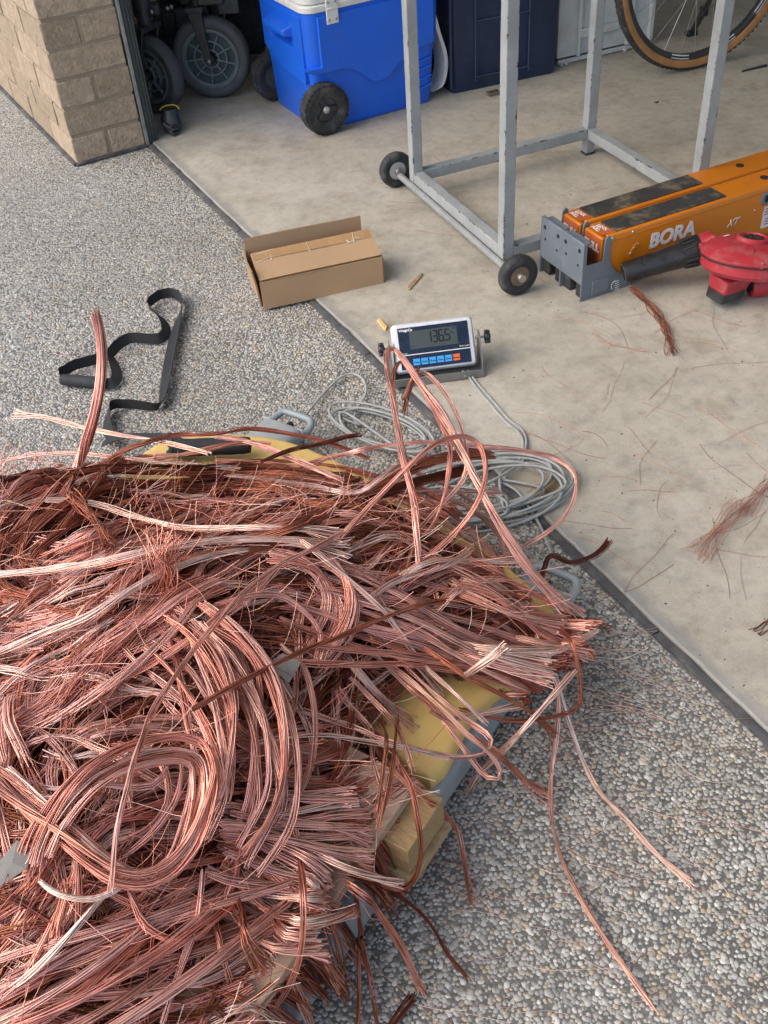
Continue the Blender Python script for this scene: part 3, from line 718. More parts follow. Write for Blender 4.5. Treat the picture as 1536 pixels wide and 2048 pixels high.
# ================================================================== FOREGROUND OBJECTS
# ---- cardboard box
M_CARD = mat('cardboard', (.38, .245, .135), .75, var=.07, scale=7, dirt=(.25, .15, .08), dirt_amt=.35, dscale=14, bmp=.1, bscale=90)
M_CARDE = mat('cardboard_edge', (.27, .17, .09), .85, var=.25, scale=150)
M_TAPE = mat('clear_brown_tape', (.36, .22, .11), .22, var=.1)
M_TORN = mat('torn_tape', (.62, .55, .45), .3, var=.1)
BA, BB = P(528, 621), P(767, 568)
bl = (BB - BA).length
cbx = thing('cardboard_box', 'brown cardboard box with its back flap standing open across the floor joint', 'cardboard box', (BA.x, BA.y, FZ), ang(BB - BA))
T = .004; BD, BH = .125, .072
def panel(name, M, w_, h_, bev=.0012, m_=None, wob=.0015, edge=True, parent=cbx):
    """a cardboard sheet w x h in the local xy of M, slightly warped"""
    g = MB(); nx, ny = 10, 4; rs = random.Random(hash(name) % 1000); vs = []
    for z in (0, T):
        for j in range(ny + 1):
            for i in range(nx + 1):
                u_, v_ = i / nx, j / ny
                vs.append(M @ Vector((u_ * w_, v_ * h_, z + wob * math.sin(u_ * 5 + v_ * 3) * 1.0)))
    fs = []; k = (nx + 1) * (ny + 1)
    for b_, flip in ((0, 1), (k, 0)):
        for j in range(ny):
            for i in range(nx):
                f = (b_ + j * (nx + 1) + i, b_ + j * (nx + 1) + i + 1, b_ + (j + 1) * (nx + 1) + i + 1, b_ + (j + 1) * (nx + 1) + i); fs.append(f[::-1] if flip else f)
    rim_ = [i for i in range(nx + 1)] + [(j) * (nx + 1) + nx for j in range(1, ny + 1)] + [ny * (nx + 1) + i for i in range(nx - 1, -1, -1)] + [j * (nx + 1) for j in range(ny - 1, 0, -1)]
    ne = len(fs)
    for a_, b_ in zip(rim_, rim_[1:] + rim_[:1]): fs.append((a_, b_, b_ + k, a_ + k))
    g.add(vs, fs); o = g.build(name, m_ or M_CARD, parent, smooth=50)
    o.data.materials.append(M_CARDE)
    for p in o.data.polygons:
        if p.index >= ne: p.material_index = 1
    return o
panel('front_panel', frame_mtx((0, 0, 0), (1, 0, 0), (0, .03, 1)), bl, BH)
panel('back_panel', frame_mtx((0, BD, 0), (1, 0, 0), (0, 0, 1)), bl, BH)
panel('side_panel', frame_mtx((T, 0, 0), (0, 1, 0), (0, 0, 1)), BD, BH)
panel('side_panel', frame_mtx((bl - .001, .0, 0), (0, 1, 0), (0, 0, 1)), BD, BH)
panel('bottom_panel', frame_mtx((0, 0, .0005), (1, 0, 0), (0, 1, 0)), bl, BD)
ff = panel('front_flap', frame_mtx((.001, .0035, BH + .001), (1, 0, 0), (0, 1, .38)), bl - .002, .088, wob=.0006)
panel('back_flap', frame_mtx((-.004, BD + .002, BH - .012), (1, 0, -.004), (0, .06, 1)), bl - .008, .068, wob=.002)
panel('side_flap', frame_mtx((-.006, .005, .004), (.03, 1, 0), (-.10, 0, 1)), .13, .098, wob=.002)
panel('side_flap', frame_mtx((bl - .012, .098, BH - .002), (-1, 0, .0), (0, 1, -.1)), .06, .03)
def zfl(y): return BH + .001 + T + (y - .0035) * .38 + .0016
g = MB(); g.add([(.004, .060, zfl(.060)), (bl - .006, .058, zfl(.058)), (bl - .006, .0845, zfl(.0845)), (.004, .0845, zfl(.0845))], [(0, 1, 2, 3)]); g.build('packing_tape', M_TAPE, cbx)
def shred(pts, wd):
    g = MB()
    for a_, b_ in zip(pts[:-1], pts[1:]):
        d = Vector((b_[0] - a_[0], b_[1] - a_[1], 0)); nn = Vector((-d.y, d.x, 0)).normalized() * wd / 2
        a_, b_ = (a_[0], a_[1] * .92), (b_[0], b_[1] * .92); za, zb = [zfl(q[1]) + .0008 for q in (a_, b_)]
        g.add([(a_[0] - nn.x, a_[1] - nn.y, za), (a_[0] + nn.x, a_[1] + nn.y, za + .0006), (b_[0] + nn.x * .6, b_[1] + nn.y * .6, zb + .0008), (b_[0] - nn.x * .6, b_[1] - nn.y * .6, zb)], [(0, 1, 2, 3)])
    g.build('torn_tape', M_TORN, cbx)
for q, wd in (([(.008, .058), (.040, .066)], .0016), ([(.014, .084), (.060, .090)], .0014), ([(.046, .056), (.0475, .074)], .003), ([(.052, .060), (.0525, .080)], .0014), ([(.145, .056), (.1435, .090)], .0026), ([(.1425, .058), (.1405, .072)], .0012),
              ([(.240, .060), (.258, .062)], .0018), ([(.2585, .058), (.2635, .090)], .0032), ([(.242, .070), (.246, .061)], .0014), ([(.264, .072), (.276, .069)], .0012)): shred(q, wd)
g = MB(); g.box((bl * .655, -.0008, BH * .5), (.0016, .0012, BH * .9)); g.build('crease', M_CARDE, cbx)
g = MB(); g.box((bl * .5, -.0002, BH - .0008), (bl * .99, .002, .0016)); g.build('crease', M_CARDE, cbx)

# ---- two folding sawhorses
M_ORG = mat('orange_enamel', (.52, .158, .004), .35, var=.06, scale=5, dirt=(.25, .11, .03), dirt_amt=.3, dscale=20, bmp=.04)
M_GREYP = mat('grey_bracket', (.125, .150, .175), .5, var=.1, dirt=(.22, .22, .22), dirt_amt=.25, dscale=30)
M_PAD = mat('worn_grip_pad', (.028, .027, .025), .85, var=.3, dirt=(.30, .23, .13), dirt_amt=.75, dscale=13, bmp=.6, bscale=300)
M_STK = mat('red_sticker', (.42, .10, .03), .4, var=.15)
M_INK = mat('white_ink', (.74, .72, .70), .45, var=.08)
M_STKW = mat('white_sticker', (.62, .58, .60), .4, var=.08)
s0 = P(1218.7, 473, .152)
SRZ = ang((.915, .403))
def sloc(px, py):                                            # px -> sawhorse front-face local (x, z)
    nf = (math.sin(SRZ), -math.cos(SRZ), 0); q = PV(px, py, s0, nf) - s0
    return q.x * math.cos(SRZ) + q.y * math.sin(SRZ), q.z + .152
def sawhorse(y0, label, front):
    o = thing('sawhorse', label, 'sawhorse', (s0.x - y0 * math.sin(SRZ), s0.y + y0 * math.cos(SRZ), FZ), SRZ, 'orange folding sawhorses')
    L, D, Hh = .95, .080, .1475
    g = MB(); M = Matrix(((0, 0, 1, 0), (1, 0, 0, 0), (0, 1, 0, 0), (0, 0, 0, 1)))
    prof = [(0, .012), (0, Hh - .008), (.004, Hh), (D - .004, Hh), (D, Hh - .008), (D, .012)]
    g.prism(prof, 0, L, M); beam = g.build('beam', M_ORG, o, bev=.003)
    g = MB(); g.box((L / 2, .0015, Hh - .013), (L - .02, .005, .004)); g.build('side_crease', M_ORG, beam, bev=.0015)
    # folded legs below the beam skin
    g = MB(); g.box((L / 2 + .03, D / 2, .010), (L - .1, D - .012, .012)); g.build('folded_leg', M_ORG, o, bev=.003)
    g = MB(); g.box((.19, D / 2, Hh + .0012), (.33, D - .020, .003)); g.build('grip_pad', M_PAD, o, bev=.001)
    # end label, pull handle
    g = MB(); g.box((-.010, D / 2, .104), (.014, D - .012, .080)); hd = g.build('pull_handle', M_ORG, o, bev=.004)
    g = MB(); g.box((-.0176, D / 2, .104), (.0012, D - .018, .074)); g.build('pull_sticker', M_STK, hd)
    text('lettering', 'PULL', .026, M_INK, hd, frame_mtx((-.0184, D - .011, .106), (0, -1, 0), (0, 0, 1)), bold=.0009)
    g = MB()
    for k in range(5): g.box((-.0184, D / 2, .098 - .006 * k), (.0004, D - .03, .0022))
    g.build('fine_print', M_DARK, hd)
    g = MB(); g.box((.006, D / 2, Hh + .0005), (.030, D - .026, .0012)); ts = g.build('top_sticker', M_STK, o)
    for k in range(3): text('lettering', ('PULL', 'TO', 'LOCK')[k], .013, M_INK, ts, frame_mtx((-.006 + .009 * k - .003, D - .018, Hh + .0014), (0, -1, 0), (1, 0, 0)), bold=.0004, extrude=.0002)
    # grey end bracket: end plate, side plates with prongs, rubber feet
    br = MB(); br.box((-.070, D / 2 - .002, .096), (.010, D + .008, .107)); bk_ = br.build('end_bracket', M_GREYP, o, bev=.003)
    g = MB(); g.box((-.056, D / 2, .143), (.020, D - .004, .005)); g.build('bracket_lip', M_GREYP, bk_, bev=.002)
    side = [(-.075, .0), (.075, .0), (.075, .020), (.037, .043), (.012, .068), (.003, .098), (.003, .146), (-.005, .154), (-.014, .148), (-.018, .090), (-.064, .093), (-.064, .1495), (-.075, .1495)]
    Mxz = Matrix(((1, 0, 0, 0), (0, 0, 1, 0), (0, 1, 0, 0), (0, 0, 0, 1)))
    for yy in ((-.0065, -.0025), (D + .0005, D + .004)):
        g = MB(); g.prism(side, yy[0], yy[1], Mxz); g.build('side_plate', M_GREYP, bk_, bev=.0012)
    g = MB(); g.box((-.02, -.0075, .028), (.050, .004, .038)); g.build('pressed_boss', M_GREYP, bk_, bev=.002)
    for yy, zz, rr_ in ((.010, .128, .0052), (D - .014, .128, .0052), (.012, .090, .0032), (D - .018, .098, .0032)):
        g = MB(); g.lathe([(0, -.0008), (rr_, -.0008), (rr_, .002), (0, .002)], 14, Matrix.Translation((-.0752, yy, zz))); g.build('bolt_hole', M_DARK, bk_)
    for yy in (.014, D - .016):
        g = MB(); g.box((-.050, yy, .021), (.034, .026, .040)); g.build('rubber_foot', M_RUB, o, bev=.003)
    for xx in (.50, .80):
        g = MB(); g.lathe([(0, -.0004), (.010, -.0004), (.010, .0022), (0, .0022)], 18, Matrix.Translation((xx, D / 2, Hh)) @ Matrix.Rotation(R(-90), 4, 'Y')); g.build('hole', M_DARK, beam)
    if front:
        def fm(px, py): x, z = sloc(px, py); return frame_mtx((x, -.0012, z), (1, 0, 0), (0, 0, 1))
        x0, z0 = sloc(1297, 499); x1, _ = sloc(1391, 473)
        text('lettering', 'BORA', .0515, M_INK, beam, fm(1296, 500), shear=.12, bold=.0019)
        text('lettering', 'XT', .026, M_INK, beam, fm(1451, 458), shear=.5)
        for px, py, r_ in ((1225, 481, .0055), (1266, 467, .0035), (1268, 499, .0045), (1260, 510, .004), (1276, 491, .004), (1253, 568, .0035), (1509, 424, .003)):
            x, z = sloc(px, py); g = MB(); g.lathe([(0, -.003), (r_ * .7, -.003), (r_, -.001), (r_, .002), (0, .002)], 14, Matrix.Translation((x, 0, z)) @ Matrix.Rotation(R(90), 4, 'Z')); g.build('rivet', M_STEEL, beam, smooth=40)
        xa, za = sloc(1268, 499); g = MB(); g.prism([(xa + p[0] * .8 + p[1] * .2, za + p[1] + p[0] * .6) for p in rrect(.026, .020, .009, 4)], -.0022, .001, Mxz); g.build('latch_plate', M_ORG, beam, bev=.001)
        x, z = sloc(1536, 435); g = MB(); g.prism(rrect(.060, .060, .003, 3, x + .010, z), -.0008, .001, Mxz); lb = g.build('spec_label', M_STKW, beam)
        g = MB()
        for k, (c_, w2) in enumerate(((0, .045), (1, .05), (2, .05), (4, .035), (5, .035), (6, .035))): g.box((x + .008, -.001, z + .022 - c_ * .007), (w2, .0006, .0022))
        g.build('fine_print', mat('label_ink', (.18, .05, .07), .5), lb)
        x, z = sloc(1536, 398); g = MB(); g.prism(rrect(.07, .030, .006, 4, x + .012, z), -.004, .002, Mxz); gr_ = g.build('handle_frame', M_GREYP, beam, bev=.002)
        g = MB(); g.prism(rrect(.055, .018, .004, 4, x + .014, z), -.0046, .0, Mxz); g.build('handle_hole', M_DARK, gr_)
        # bracket print
        for k in range(5):
            x, z = sloc(1230, 563 + k * 4); g = MB(); g.box((x, -.0068, z), (.012, .0004, .0018)); g.build('fine_print', M_INK, bk_)
        g = MB(); pts_ = []
        for k in range(9):
            a = R(100 + 16 * k); x, z = sloc(1230, 570); pts_.append((x - .004 + .012 * math.cos(a), -.0068, z + .013 * math.sin(a)))
        g.tube(pts_, .0008, 5); g.build('fine_print', M_INK, bk_)
    return o
sawhorse(0, 'orange folding sawhorse in front, with large white lettering on its side', True)
sawhorse(.088, 'orange folding sawhorse at the back, hidden behind the lettered one', False)

# ---- red blower
M_RED = mat('red_plastic', (.36, .022, .035), .5, var=.1, scale=12, dirt=(.34, .22, .18), dirt_amt=.45, dscale=30, bmp=.1)
BL = P(1452, 596)
blo = thing('leaf_blower', 'dusty red handheld blower with a black nozzle leaning against the orange sawhorse', 'blower', (BL.x, BL.y, FZ), 0)
def bl_(px, py, z): return P(px, py, z) - Vector((BL.x, BL.y, FZ))
n0, n1_ = bl_(1247, 546, .058), bl_(1398, 499, .098)
dv = (n1_ - n0).normalized(); up_ = Vector((0, 0, 1)); sd_ = dv.cross(up_).normalized(); up2 = sd_.cross(dv)
def around(c_, r_, n=24, sq=1.0): return [c_ + (sd_ * math.cos(a) + up2 * math.sin(a) * sq) * r_ for a in [2 * math.pi * k / n for k in range(n)]]
Ln = (n1_ - n0).length
g = MB(); prof = [(.004, .018), (0, .0215), (.0, .0235), (.01, .0245), (Ln * .5, .0275), (Ln * .8, .031), (Ln - .012, .034), (Ln - .011, .037), (Ln, .037)]
rings = [around(n0 + dv * .03, .017)] + [around(n0 + dv * a, r_) for a, r_ in prof]
g.loft(rings, False); g.add([n0 + dv * .03 + (sd_ * math.cos(a) + up2 * math.sin(a)) * .018 for a in np.linspace(0, 2 * math.pi, 16, endpoint=False)], [tuple(range(16))])
M_NOZ = mat('nozzle_black', (.013, .014, .016), .32, var=.2, dirt=(.07, .065, .06), dirt_amt=.35, dscale=40)
noz = g.build('nozzle', M_NOZ, blo, smooth=45)
g = MB(); rg = [around(n0 - dv * .0006, .0232), around(n0 - dv * .0012, .0222), around(n0 - dv * .0006, .0205)]; g.loft(rg + [rg[0]], False); g.build('nozzle_rim', mat('pale_rim', (.16, .16, .155), .5), noz, smooth=60)  # rim ring in a lighter grey than the nozzle
g = MB(); g.tube([n0 + dv * .002, n0 + dv * .004], .0200, 20); g.build('nozzle_shade_plug', M_DARK, noz)  # near-black plug in the mouth paints the shade inside the nozzle
for k in range(14):
    a = 2 * math.pi * k / 14; g = MB(); dr = sd_ * math.cos(a) + up2 * math.sin(a); g.tube([n0 + dv * (Ln - .04) + dr * .0325, n0 + dv * (Ln - .012) + dr * .0352], .0022, 6); g.build('nozzle_rib', M_BLK, noz)
hc = bl_(1503, 512, .110)
tilt = Matrix.Translation(hc) @ Matrix.Rotation(R(-10), 4, 'X') @ Matrix.Rotation(R(6), 4, 'Y')
def scroll(scale, z):
    pts = []
    for k in range(48):
        a = 2 * math.pi * k / 48; r_ = .104 * scale * (1 + .14 * math.cos(a - R(200)) ** 3)
        pts.append(tilt @ Vector((r_ * math.cos(a), r_ * math.sin(a), z)))
    return pts
g = MB(); g.loft([scroll(.70, -.034), scroll(.92, -.030), scroll(1.0, -.020), scroll(1.0, .006), scroll(1.04, .008), scroll(1.04, .013), scroll(.99, .016), scroll(.90, .026), scroll(.55, .033), scroll(.50, .034)])
hou = g.build('housing', M_RED, blo, smooth=38)
g = MB(); M = tilt @ Matrix.Translation((.0, .012, .030)) @ Matrix.Rotation(R(-90), 4, 'Y')
g.lathe([(.024, 0), (.037, .0), (.037, .010), (.034, .013), (.030, .013), (.028, .010), (.0, .008)], 36, M); vent = g.build('vent_ring', M_RED, hou, smooth=40)
for k in range(9):
    a = 2 * math.pi * k / 8; q = (0, 0) if k == 8 else (.018 * math.cos(a), .018 * math.sin(a))
    g = MB(); g.lathe([(0, -.002), (.0055, -.002), (.0055, .0012), (0, .0012)], 12, tilt @ Matrix.Translation((q[0], .012 + q[1], .0405)) @ Matrix.Rotation(R(-90), 4, 'Y')); g.build('vent_hole', M_DARK, vent)
for k in range(5):
    a = R(-150 + 38 * k); g = MB(); g.tube([tilt @ Vector((.058 * math.cos(a), .058 * math.sin(a), .0335)), tilt @ Vector((.092 * math.cos(a), .092 * math.sin(a), .0262))], .0022, 6); g.build('moulded_rib', M_RED, hou, smooth=60)
for k in range(6):
    a = R(-170 + 36 * k); M = tilt @ Matrix.Translation((.103 * math.cos(a), .103 * math.sin(a), .0135)) @ Matrix.Rotation(R(-90), 4, 'Y')
    g = MB(); g.lathe([(0, -.012), (.007, -.012), (.007, .0025), (.0045, .0030), (.0, .0010)], 14, M); bs = g.build('screw_boss', M_RED, hou, smooth=40)
    g = MB(); g.lathe([(0, .001), (.0032, .001), (.0030, .0036), (0, .0036)], 10, M); g.build('screw', M_STEEL, bs)
g = MB(); sr = scroll(1.045, .0035); g.tube(sr + [sr[0]], .0016, 6); g.build('seam', M_DARK, hou)
# outlet joining the nozzle
g = MB(); hcp = tilt @ Vector((-.03, .005, -.012))
g.loft([around(n1_ - dv * .006, .033), around(n1_ + dv * .03, .036), around(n1_.lerp(hcp, .65), .042, sq=.9), around(hcp, .045, sq=.7)]); g.build('outlet', M_RED, blo, smooth=50)
for px, py, z, a in ((1424, 512, .105, .3), (1517, 536, .105, -.5), (1412, 497, .115, .2)):
    g = MB(); g.box(bl_(px, py, z), (.032, .024, .026), a); g.build('clamp_lug', M_RED, blo, bev=.005, seg=3)
g = MB(); lo, hi = bl_(1452, 576, .046), bl_(1466, 545, .085)
def rect(c_, w_, d_, a): c2_, s2_ = math.cos(a), math.sin(a); return [c_ + Vector((x * c2_ - y * s2_, x * s2_ + y * c2_, 0)) for x, y in rrect(w_, d_, .008, 3)]
g.loft([rect(hi, .085, .07, .4), rect(lo + Vector((.004, 0, 0)), .068, .058, .4)]); g.build('grip', M_RED, blo, smooth=40)
g = MB(); g.loft([rect(lo + Vector((.003, 0, .003)), .070, .060, .4), rect(lo + Vector((-.003, -.002, -.02)), .066, .058, .4), rect(Vector((-.0, .012, .002)), .058, .05, .4)]); g.build('battery_foot', M_BLK, blo, smooth=40)
g = MB(); g.tube([bl_(1500, 572, .034), bl_(1508, 571, .034), bl_(1640, 548, .034)], [.024, .029, .031], 20); g.build('rear_tube', M_RED, blo, smooth=45)
g = MB(); g.tube([bl_(1498, 572, .034), bl_(1507, 571, .034)], [.015, .015], 14); g.build('tube_mouth', M_DARK, blo)
for q in ([(-.07, .022), (-.042, .030), (-.038, .040), (-.05, .036), (-.055, .044), (-.072, .032)], [(-.036, .026), (-.030, .030), (-.026, .046), (-.036, .040)]):
    g = MB(); g.prism([(p[1] * -1.1 - .008, p[0] * -.7 + .012) for p in q], .0255, .0305, tilt); g.build('white_mark', M_INK, hou)
cd = spline([bl_(1560, 545, .08), bl_(1590, 560, .03), bl_(1640, 575, .008)], 14)

# ---- scale indicator
I0, I1 = P(794.5, 749, .034), P(955.5, 728.5, .034)
irz = ang(I1 - I0); IW = (I1 - I0).length; IH = .107; IT = R(36)
ind = thing('scale_indicator', 'white digital scale indicator reading 136.5 standing on the concrete floor', 'scale display', (I0.x, I0.y, FZ), irz)
Z0 = .034 - FZ
fx, fy = Vector((1, 0, 0)), Vector((0, math.sin(IT), math.cos(IT))); fn = fx.cross(fy)      # face normal towards the viewer
def fmx(u, v, d=0): o_ = Vector((0, 0, Z0)) + fx * u * IW + fy * (1 - v) * IH + fn * d; return frame_mtx(o_, fx, fy)
FM = frame_mtx((0, 0, Z0), fx, fy)
M_IW = mat('indicator_shell', (.62, .635, .66), .35, var=.05, dirt=(.35, .33, .3), dirt_amt=.25, dscale=30)
M_PANEL = mat('navy_panel', (.008, .018, .040), .25, var=.1); M_LCD = mat('lcd_glass', (.058, .073, .070), .18, var=.05)
M_SEG = mat('lcd_segment', (.006, .007, .008), .4); M_BTN = mat('blue_button', (.05, .33, .72), .4, var=.05); M_BTO = mat('orange_button', (.75, .13, .03), .4, var=.05)
g = MB(); ring_o = rrect(IW, IH, .008, 4, IW / 2, IH / 2)
def fr(ins, d): return [FM @ Vector((IW / 2 + (p[0] - IW / 2) * (1 - ins * 2 / IW), IH / 2 + (p[1] - IH / 2) * (1 - ins * 2 / IH), d)) for p in ring_o]
g.loft([fr(.004, -.046), fr(0, -.040), fr(0, -.010), fr(.004, -.002), fr(.010, 0)]); g.build('housing', M_IW, ind, smooth=30)
def quad(name, u0, v0, u1, v1, d, m_, parent, th=.001):
    g = MB(); g.m = FM; g.box(((u0 + u1) / 2 * IW, (1 - (v0 + v1) / 2) * IH, d - th / 2), ((u1 - u0) * IW, (v1 - v0) * IH, th)); return g.build(name, m_, parent)
pan = quad('front_panel', .065, .09, .93, .93, .0012, M_PANEL, ind, .002)
quad('divider_line', .065, .635, .93, .652, .0016, M_INK, pan)
lcd = quad('lcd_screen', .20, .17, .79, .535, .0016, M_LCD, pan)
SEGS = {'1': 'bc', '3': 'abgcd', '6': 'afgedc', '5': 'afgcd'}
def digit(ch, u, v0, wd, ht):
    s = {'a': ((0, 1), (1, 1)), 'b': ((1, 1), (1, .5)), 'c': ((1, .5), (1, 0)), 'd': ((0, 0), (1, 0)), 'e': ((0, .5), (0, 0)), 'f': ((0, 1), (0, .5)), 'g': ((0, .5), (1, .5))}
    g = MB(); g.m = FM
    for k in SEGS[ch]:
        (a, b), (c, d) = s[k]; xx = u * IW; yy = (1 - v0) * IH
        p, q = Vector((xx + a * wd, yy - ht + b * ht, 0)), Vector((xx + c * wd, yy - ht + d * ht, 0)); t = .0030
        if abs(p.y - q.y) < 1e-6: g.box(((p.x + q.x) / 2, p.y, .0018), (abs(q.x - p.x) - .0008, t, .0006))
        else: g.box((p.x, (p.y + q.y) / 2, .0018), (t, abs(p.y - q.y) - .0008, .0006))
    g.build('digit', M_SEG, lcd)
for ch, u in (('1', .415), ('3', .49), ('6', .565), ('5', .643)): digit(ch, u, .215, .0088, .0235)
g = MB(); g.m = FM; g.box((.630 * IW, (1 - .435) * IH, .0018), (.003, .003, .0006)); g.box((.232 * IW, (1 - .47) * IH, .0018), (.006, .0016, .0006)); g.build('digit', M_SEG, lcd)
text('lettering', 'kg', .0065, M_SEG, lcd, fmx(.705, .30, .0018), extrude=.0002); text('lettering', 'Net', .0050, M_SEG, lcd, fmx(.735, .22, .0018), extrude=.0002)
text('lettering', 'WeighCo', .0075, M_INK, pan, fmx(.082, .165, .0016), bold=.0003, extrude=.0002); text('lettering', 'Rechargeable', .0042, M_INK, pan, fmx(.80, .60, .0016), extrude=.0002); text('lettering', 'Charge', .0042, M_INK, pan, fmx(.085, .62, .0016), extrude=.0002)
for k in range(6):
    u = .215 + .0985 * k
    b_ = quad('button', u, .735, u + .083, .865, .0024, M_BTN if k < 5 else M_BTO, pan, .0016)
    g = MB(); g.m = FM; 
    text('lettering', ('Hold', 'Print', 'Gross', 'Tare', 'Zero', 'Power')[k], .0058, M_SEG, b_, fmx(u + .0415, .825, .0025), bold=.0001, extrude=.0002, align='CENTER')
M_BRK = mat('bracket_steel', (.23, .23, .22), .38, metal=.5, var=.1)
br = MB(); br.box((IW / 2 + .002, .028, .003), (IW + .020, .075, .003)); br.box((IW / 2 + .002, -.010, .012), (IW + .020, .002, .020))
bk_ = br.build('bracket', M_BRK, ind, bev=.001)
for x in (-.009, IW + .011):
    g = MB(); g.prism([(-.008, .002), (.062, .002), (.062, .03), (.052, .085), (.030, .085), (.0, .03)], -.001, .001, Matrix(((0, 0, 1, x), (1, 0, 0, 0), (0, 1, 0, 0), (0, 0, 0, 1)))); g.build('bracket_arm', M_BRK, bk_)
for x, s in ((-.010, -1), (IW + .012, 1)):
    g = MB(); q = Vector((x, .040, .072)); g.tube([q - Vector((.01 * s, 0, 0)), q + Vector((.012 * s, 0, 0))], .003, 8); kb = g.build('knob_bolt', M_STEEL, ind)
    g = MB(); M = Matrix.Translation(q + Vector((.010 * s, 0, 0)))
    g.lathe([(0, 0), (.008, 0), (.010, .004 * s), (.010, .010 * s), (.007, .014 * s), (0, .014 * s)], 20, M)
    for k in range(6): g.m = M @ Matrix.Rotation(2 * math.pi * k / 6, 4, 'X'); g.box((.007 * s, 0, .011), (.011, .0065, .009)); 
    g.build('knob', M_BLK, ind, bev=.0015)
g = MB(); g.lathe([(0, -.004), (.003, -.003), (.003, .0), (0, 0)], 10, Matrix.Translation((IW * .83, -.011, .012)) @ Matrix.Rotation(R(90), 4, 'Z')); g.build('screw', M_STEEL, bk_)

# ---- weigh beams (load bars)
E_ = Vector((.587, .809, 0)); N_ = Vector((.809, -.587, 0)); ERZ = ang(E_)
def EN(e, n, z=0): return E_ * e + N_ * n + Vector((0, 0, z))
M_BEAM = mat('hammered_grey', (.29, .315, .32), .45, metal=0.0, var=.12, scale=40, dirt=(.30, .25, .19), dirt_amt=.35, dscale=20, bmp=.35, bscale=380)
M_HND = mat('handle_grey', (.24, .28, .29), .45, var=.1, dirt=(.2, .17, .13), dirt_amt=.3, dscale=40)
def weigh_beam(e1, nc, label):
    o = thing('weigh_beam', label, 'weigh beam', EN(e1, nc), ERZ, 'grey weigh beams under the copper heap')
    L = 1.0; Wd = .098
    g = MB(); M = Matrix(((0, 0, -1, 0), (1, 0, 0, 0), (0, 1, 0, 0), (0, 0, 0, 1)))
    prof = [(-Wd / 2, .012), (-Wd / 2, .058), (-Wd / 2 + .006, .067), (-Wd / 2 + .018, .0715), (Wd / 2 - .018, .0715), (Wd / 2 - .006, .067), (Wd / 2, .058), (Wd / 2, .012)]
    g.prism(prof, 0, L, M); g.build('beam', M_BEAM, o, bev=.004, seg=3)
    g = MB(); g.box((.002, 0, .039), (.004, Wd + .004, .058)); g.build('end_plate', M_BEAM, o, bev=.002)
    h = [(-.01, -.043, .045), (.030, -.043, .050), (.044, -.038, .053), (.050, -.027, .055), (.050, .027, .055), (.044, .038, .053), (.030, .043, .050), (-.01, .043, .045)]
    g = MB(); g.tube(spline(h, 40), .0075, 12); g.build('handle', M_HND, o, smooth=60)
    for e in (-.08, -L + .08):
        g = MB(); g.lathe([(0, 0), (.022, 0), (.022, .012), (.012, .014), (0, .014)], 20, Matrix.Translation((e, 0, 0)) @ Matrix.Rotation(R(-90), 4, 'Y')); g.build('levelling_foot', M_RUB, o)
    g = MB(); g.tube([(-.002, .012, .036), (.020, .012, .036)], .0085, 14); cn = g.build('cable_connector', M_STEEL, o, smooth=40)
    g = MB(); g.tube([(.020, .012, .036), (.034, .010, .037), (.040, .009, .038)], [.0088, .0085, .005], 14); g.build('connector_boot', M_BLK, cn, smooth=40)
    return o
weigh_beam(1.250, -1.142, 'grey steel weigh beam whose handle shows above the yellow board at the far edge')
weigh_beam(1.100, -.484, 'grey steel weigh beam along the right side under the yellow board and pallet')

# ---- yellow board
M_YEL = mat('yellow_foam', (.66, .455, .15), .55, var=.07, scale=8, dirt=(.36, .25, .08), dirt_amt=.4, dscale=16, bmp=.12, bscale=60)
yp = [(215, 985), (235, 945), (275, 905), (330, 875), (420, 862), (520, 866), (610, 888), (760, 955), (900, 1035), (1040, 1145), (1110, 1212), (1130, 1262), (1108, 1310), (1045, 1343), (987, 1387), (943, 1430), (926, 1462), (910, 1495), (894, 1528), (864, 1555), (828, 1545), (800, 1515), (760, 1480), (600, 1400), (420, 1290), (280, 1150)]
yw = [P(a, b, .113) for a, b in yp]
yo = sum(yw, Vector()) / len(yw)
yb = spline([v - yo for v in yw] + [yw[0] - yo], 90)[:-1]
g = MB()
def inset(k, z):
    c = yb - yb.mean(0); r_ = np.linalg.norm(c[:, :2], axis=1, keepdims=True); return [Vector((p[0] - q[0] / rr_ * k, p[1] - q[1] / rr_ * k, z)) for p, q, rr_ in zip(yb, c, r_[:, 0])]
g.loft([inset(.012, .073), inset(.003, .080), inset(0, .092), inset(.003, .104), inset(.010, .111), inset(.020, .113)])
ybd = g.build('yellow_board', M_YEL, None, smooth=40, loc=(yo.x, yo.y, 0))
tag(ybd, 'yellow rounded foam board lying on the weigh beams under the copper', 'foam board')

# ---- wooden pallet under the lower part of the heap
def wood(name, c0, c1, rot):
    m, t, b = mat0(name); co = coord(t, 'Object'); mp = t.nodes.new('ShaderNodeMapping'); t.links.new(co, mp.inputs[0]); mp.inputs['Scale'].default_value = rot
    n1 = noise(t, mp.outputs[0], 9, 6, .65, 1.2); c = ramp(t, n1, [(.3, c0), (.68, c1)])
    c = mix(t, ramp(t, noise(t, wpos(t), 24, 6), [(.55, 0.0), (.75, .35)]), c, (.16, .10, .06)); t.links.new(c, b.inputs['Base Color']); b.inputs['Roughness'].default_value = .7; bump(t, b, n1, .35, .002); return m
M_PINE = wood('pine_board', (.36, .235, .155), (.50, .35, .24), (2, 26, 26)); M_BLOCK = wood('rough_timber', (.20, .125, .05), (.44, .29, .135), (30, 3, 30)); M_PLY = wood('ply_edge', (.22, .14, .07), (.46, .32, .17), (3, 3, 120))
pal = thing('wooden_pallet', 'pale wooden pallet under the lower right of the copper heap', 'pallet', EN(.622, -.432), ERZ)
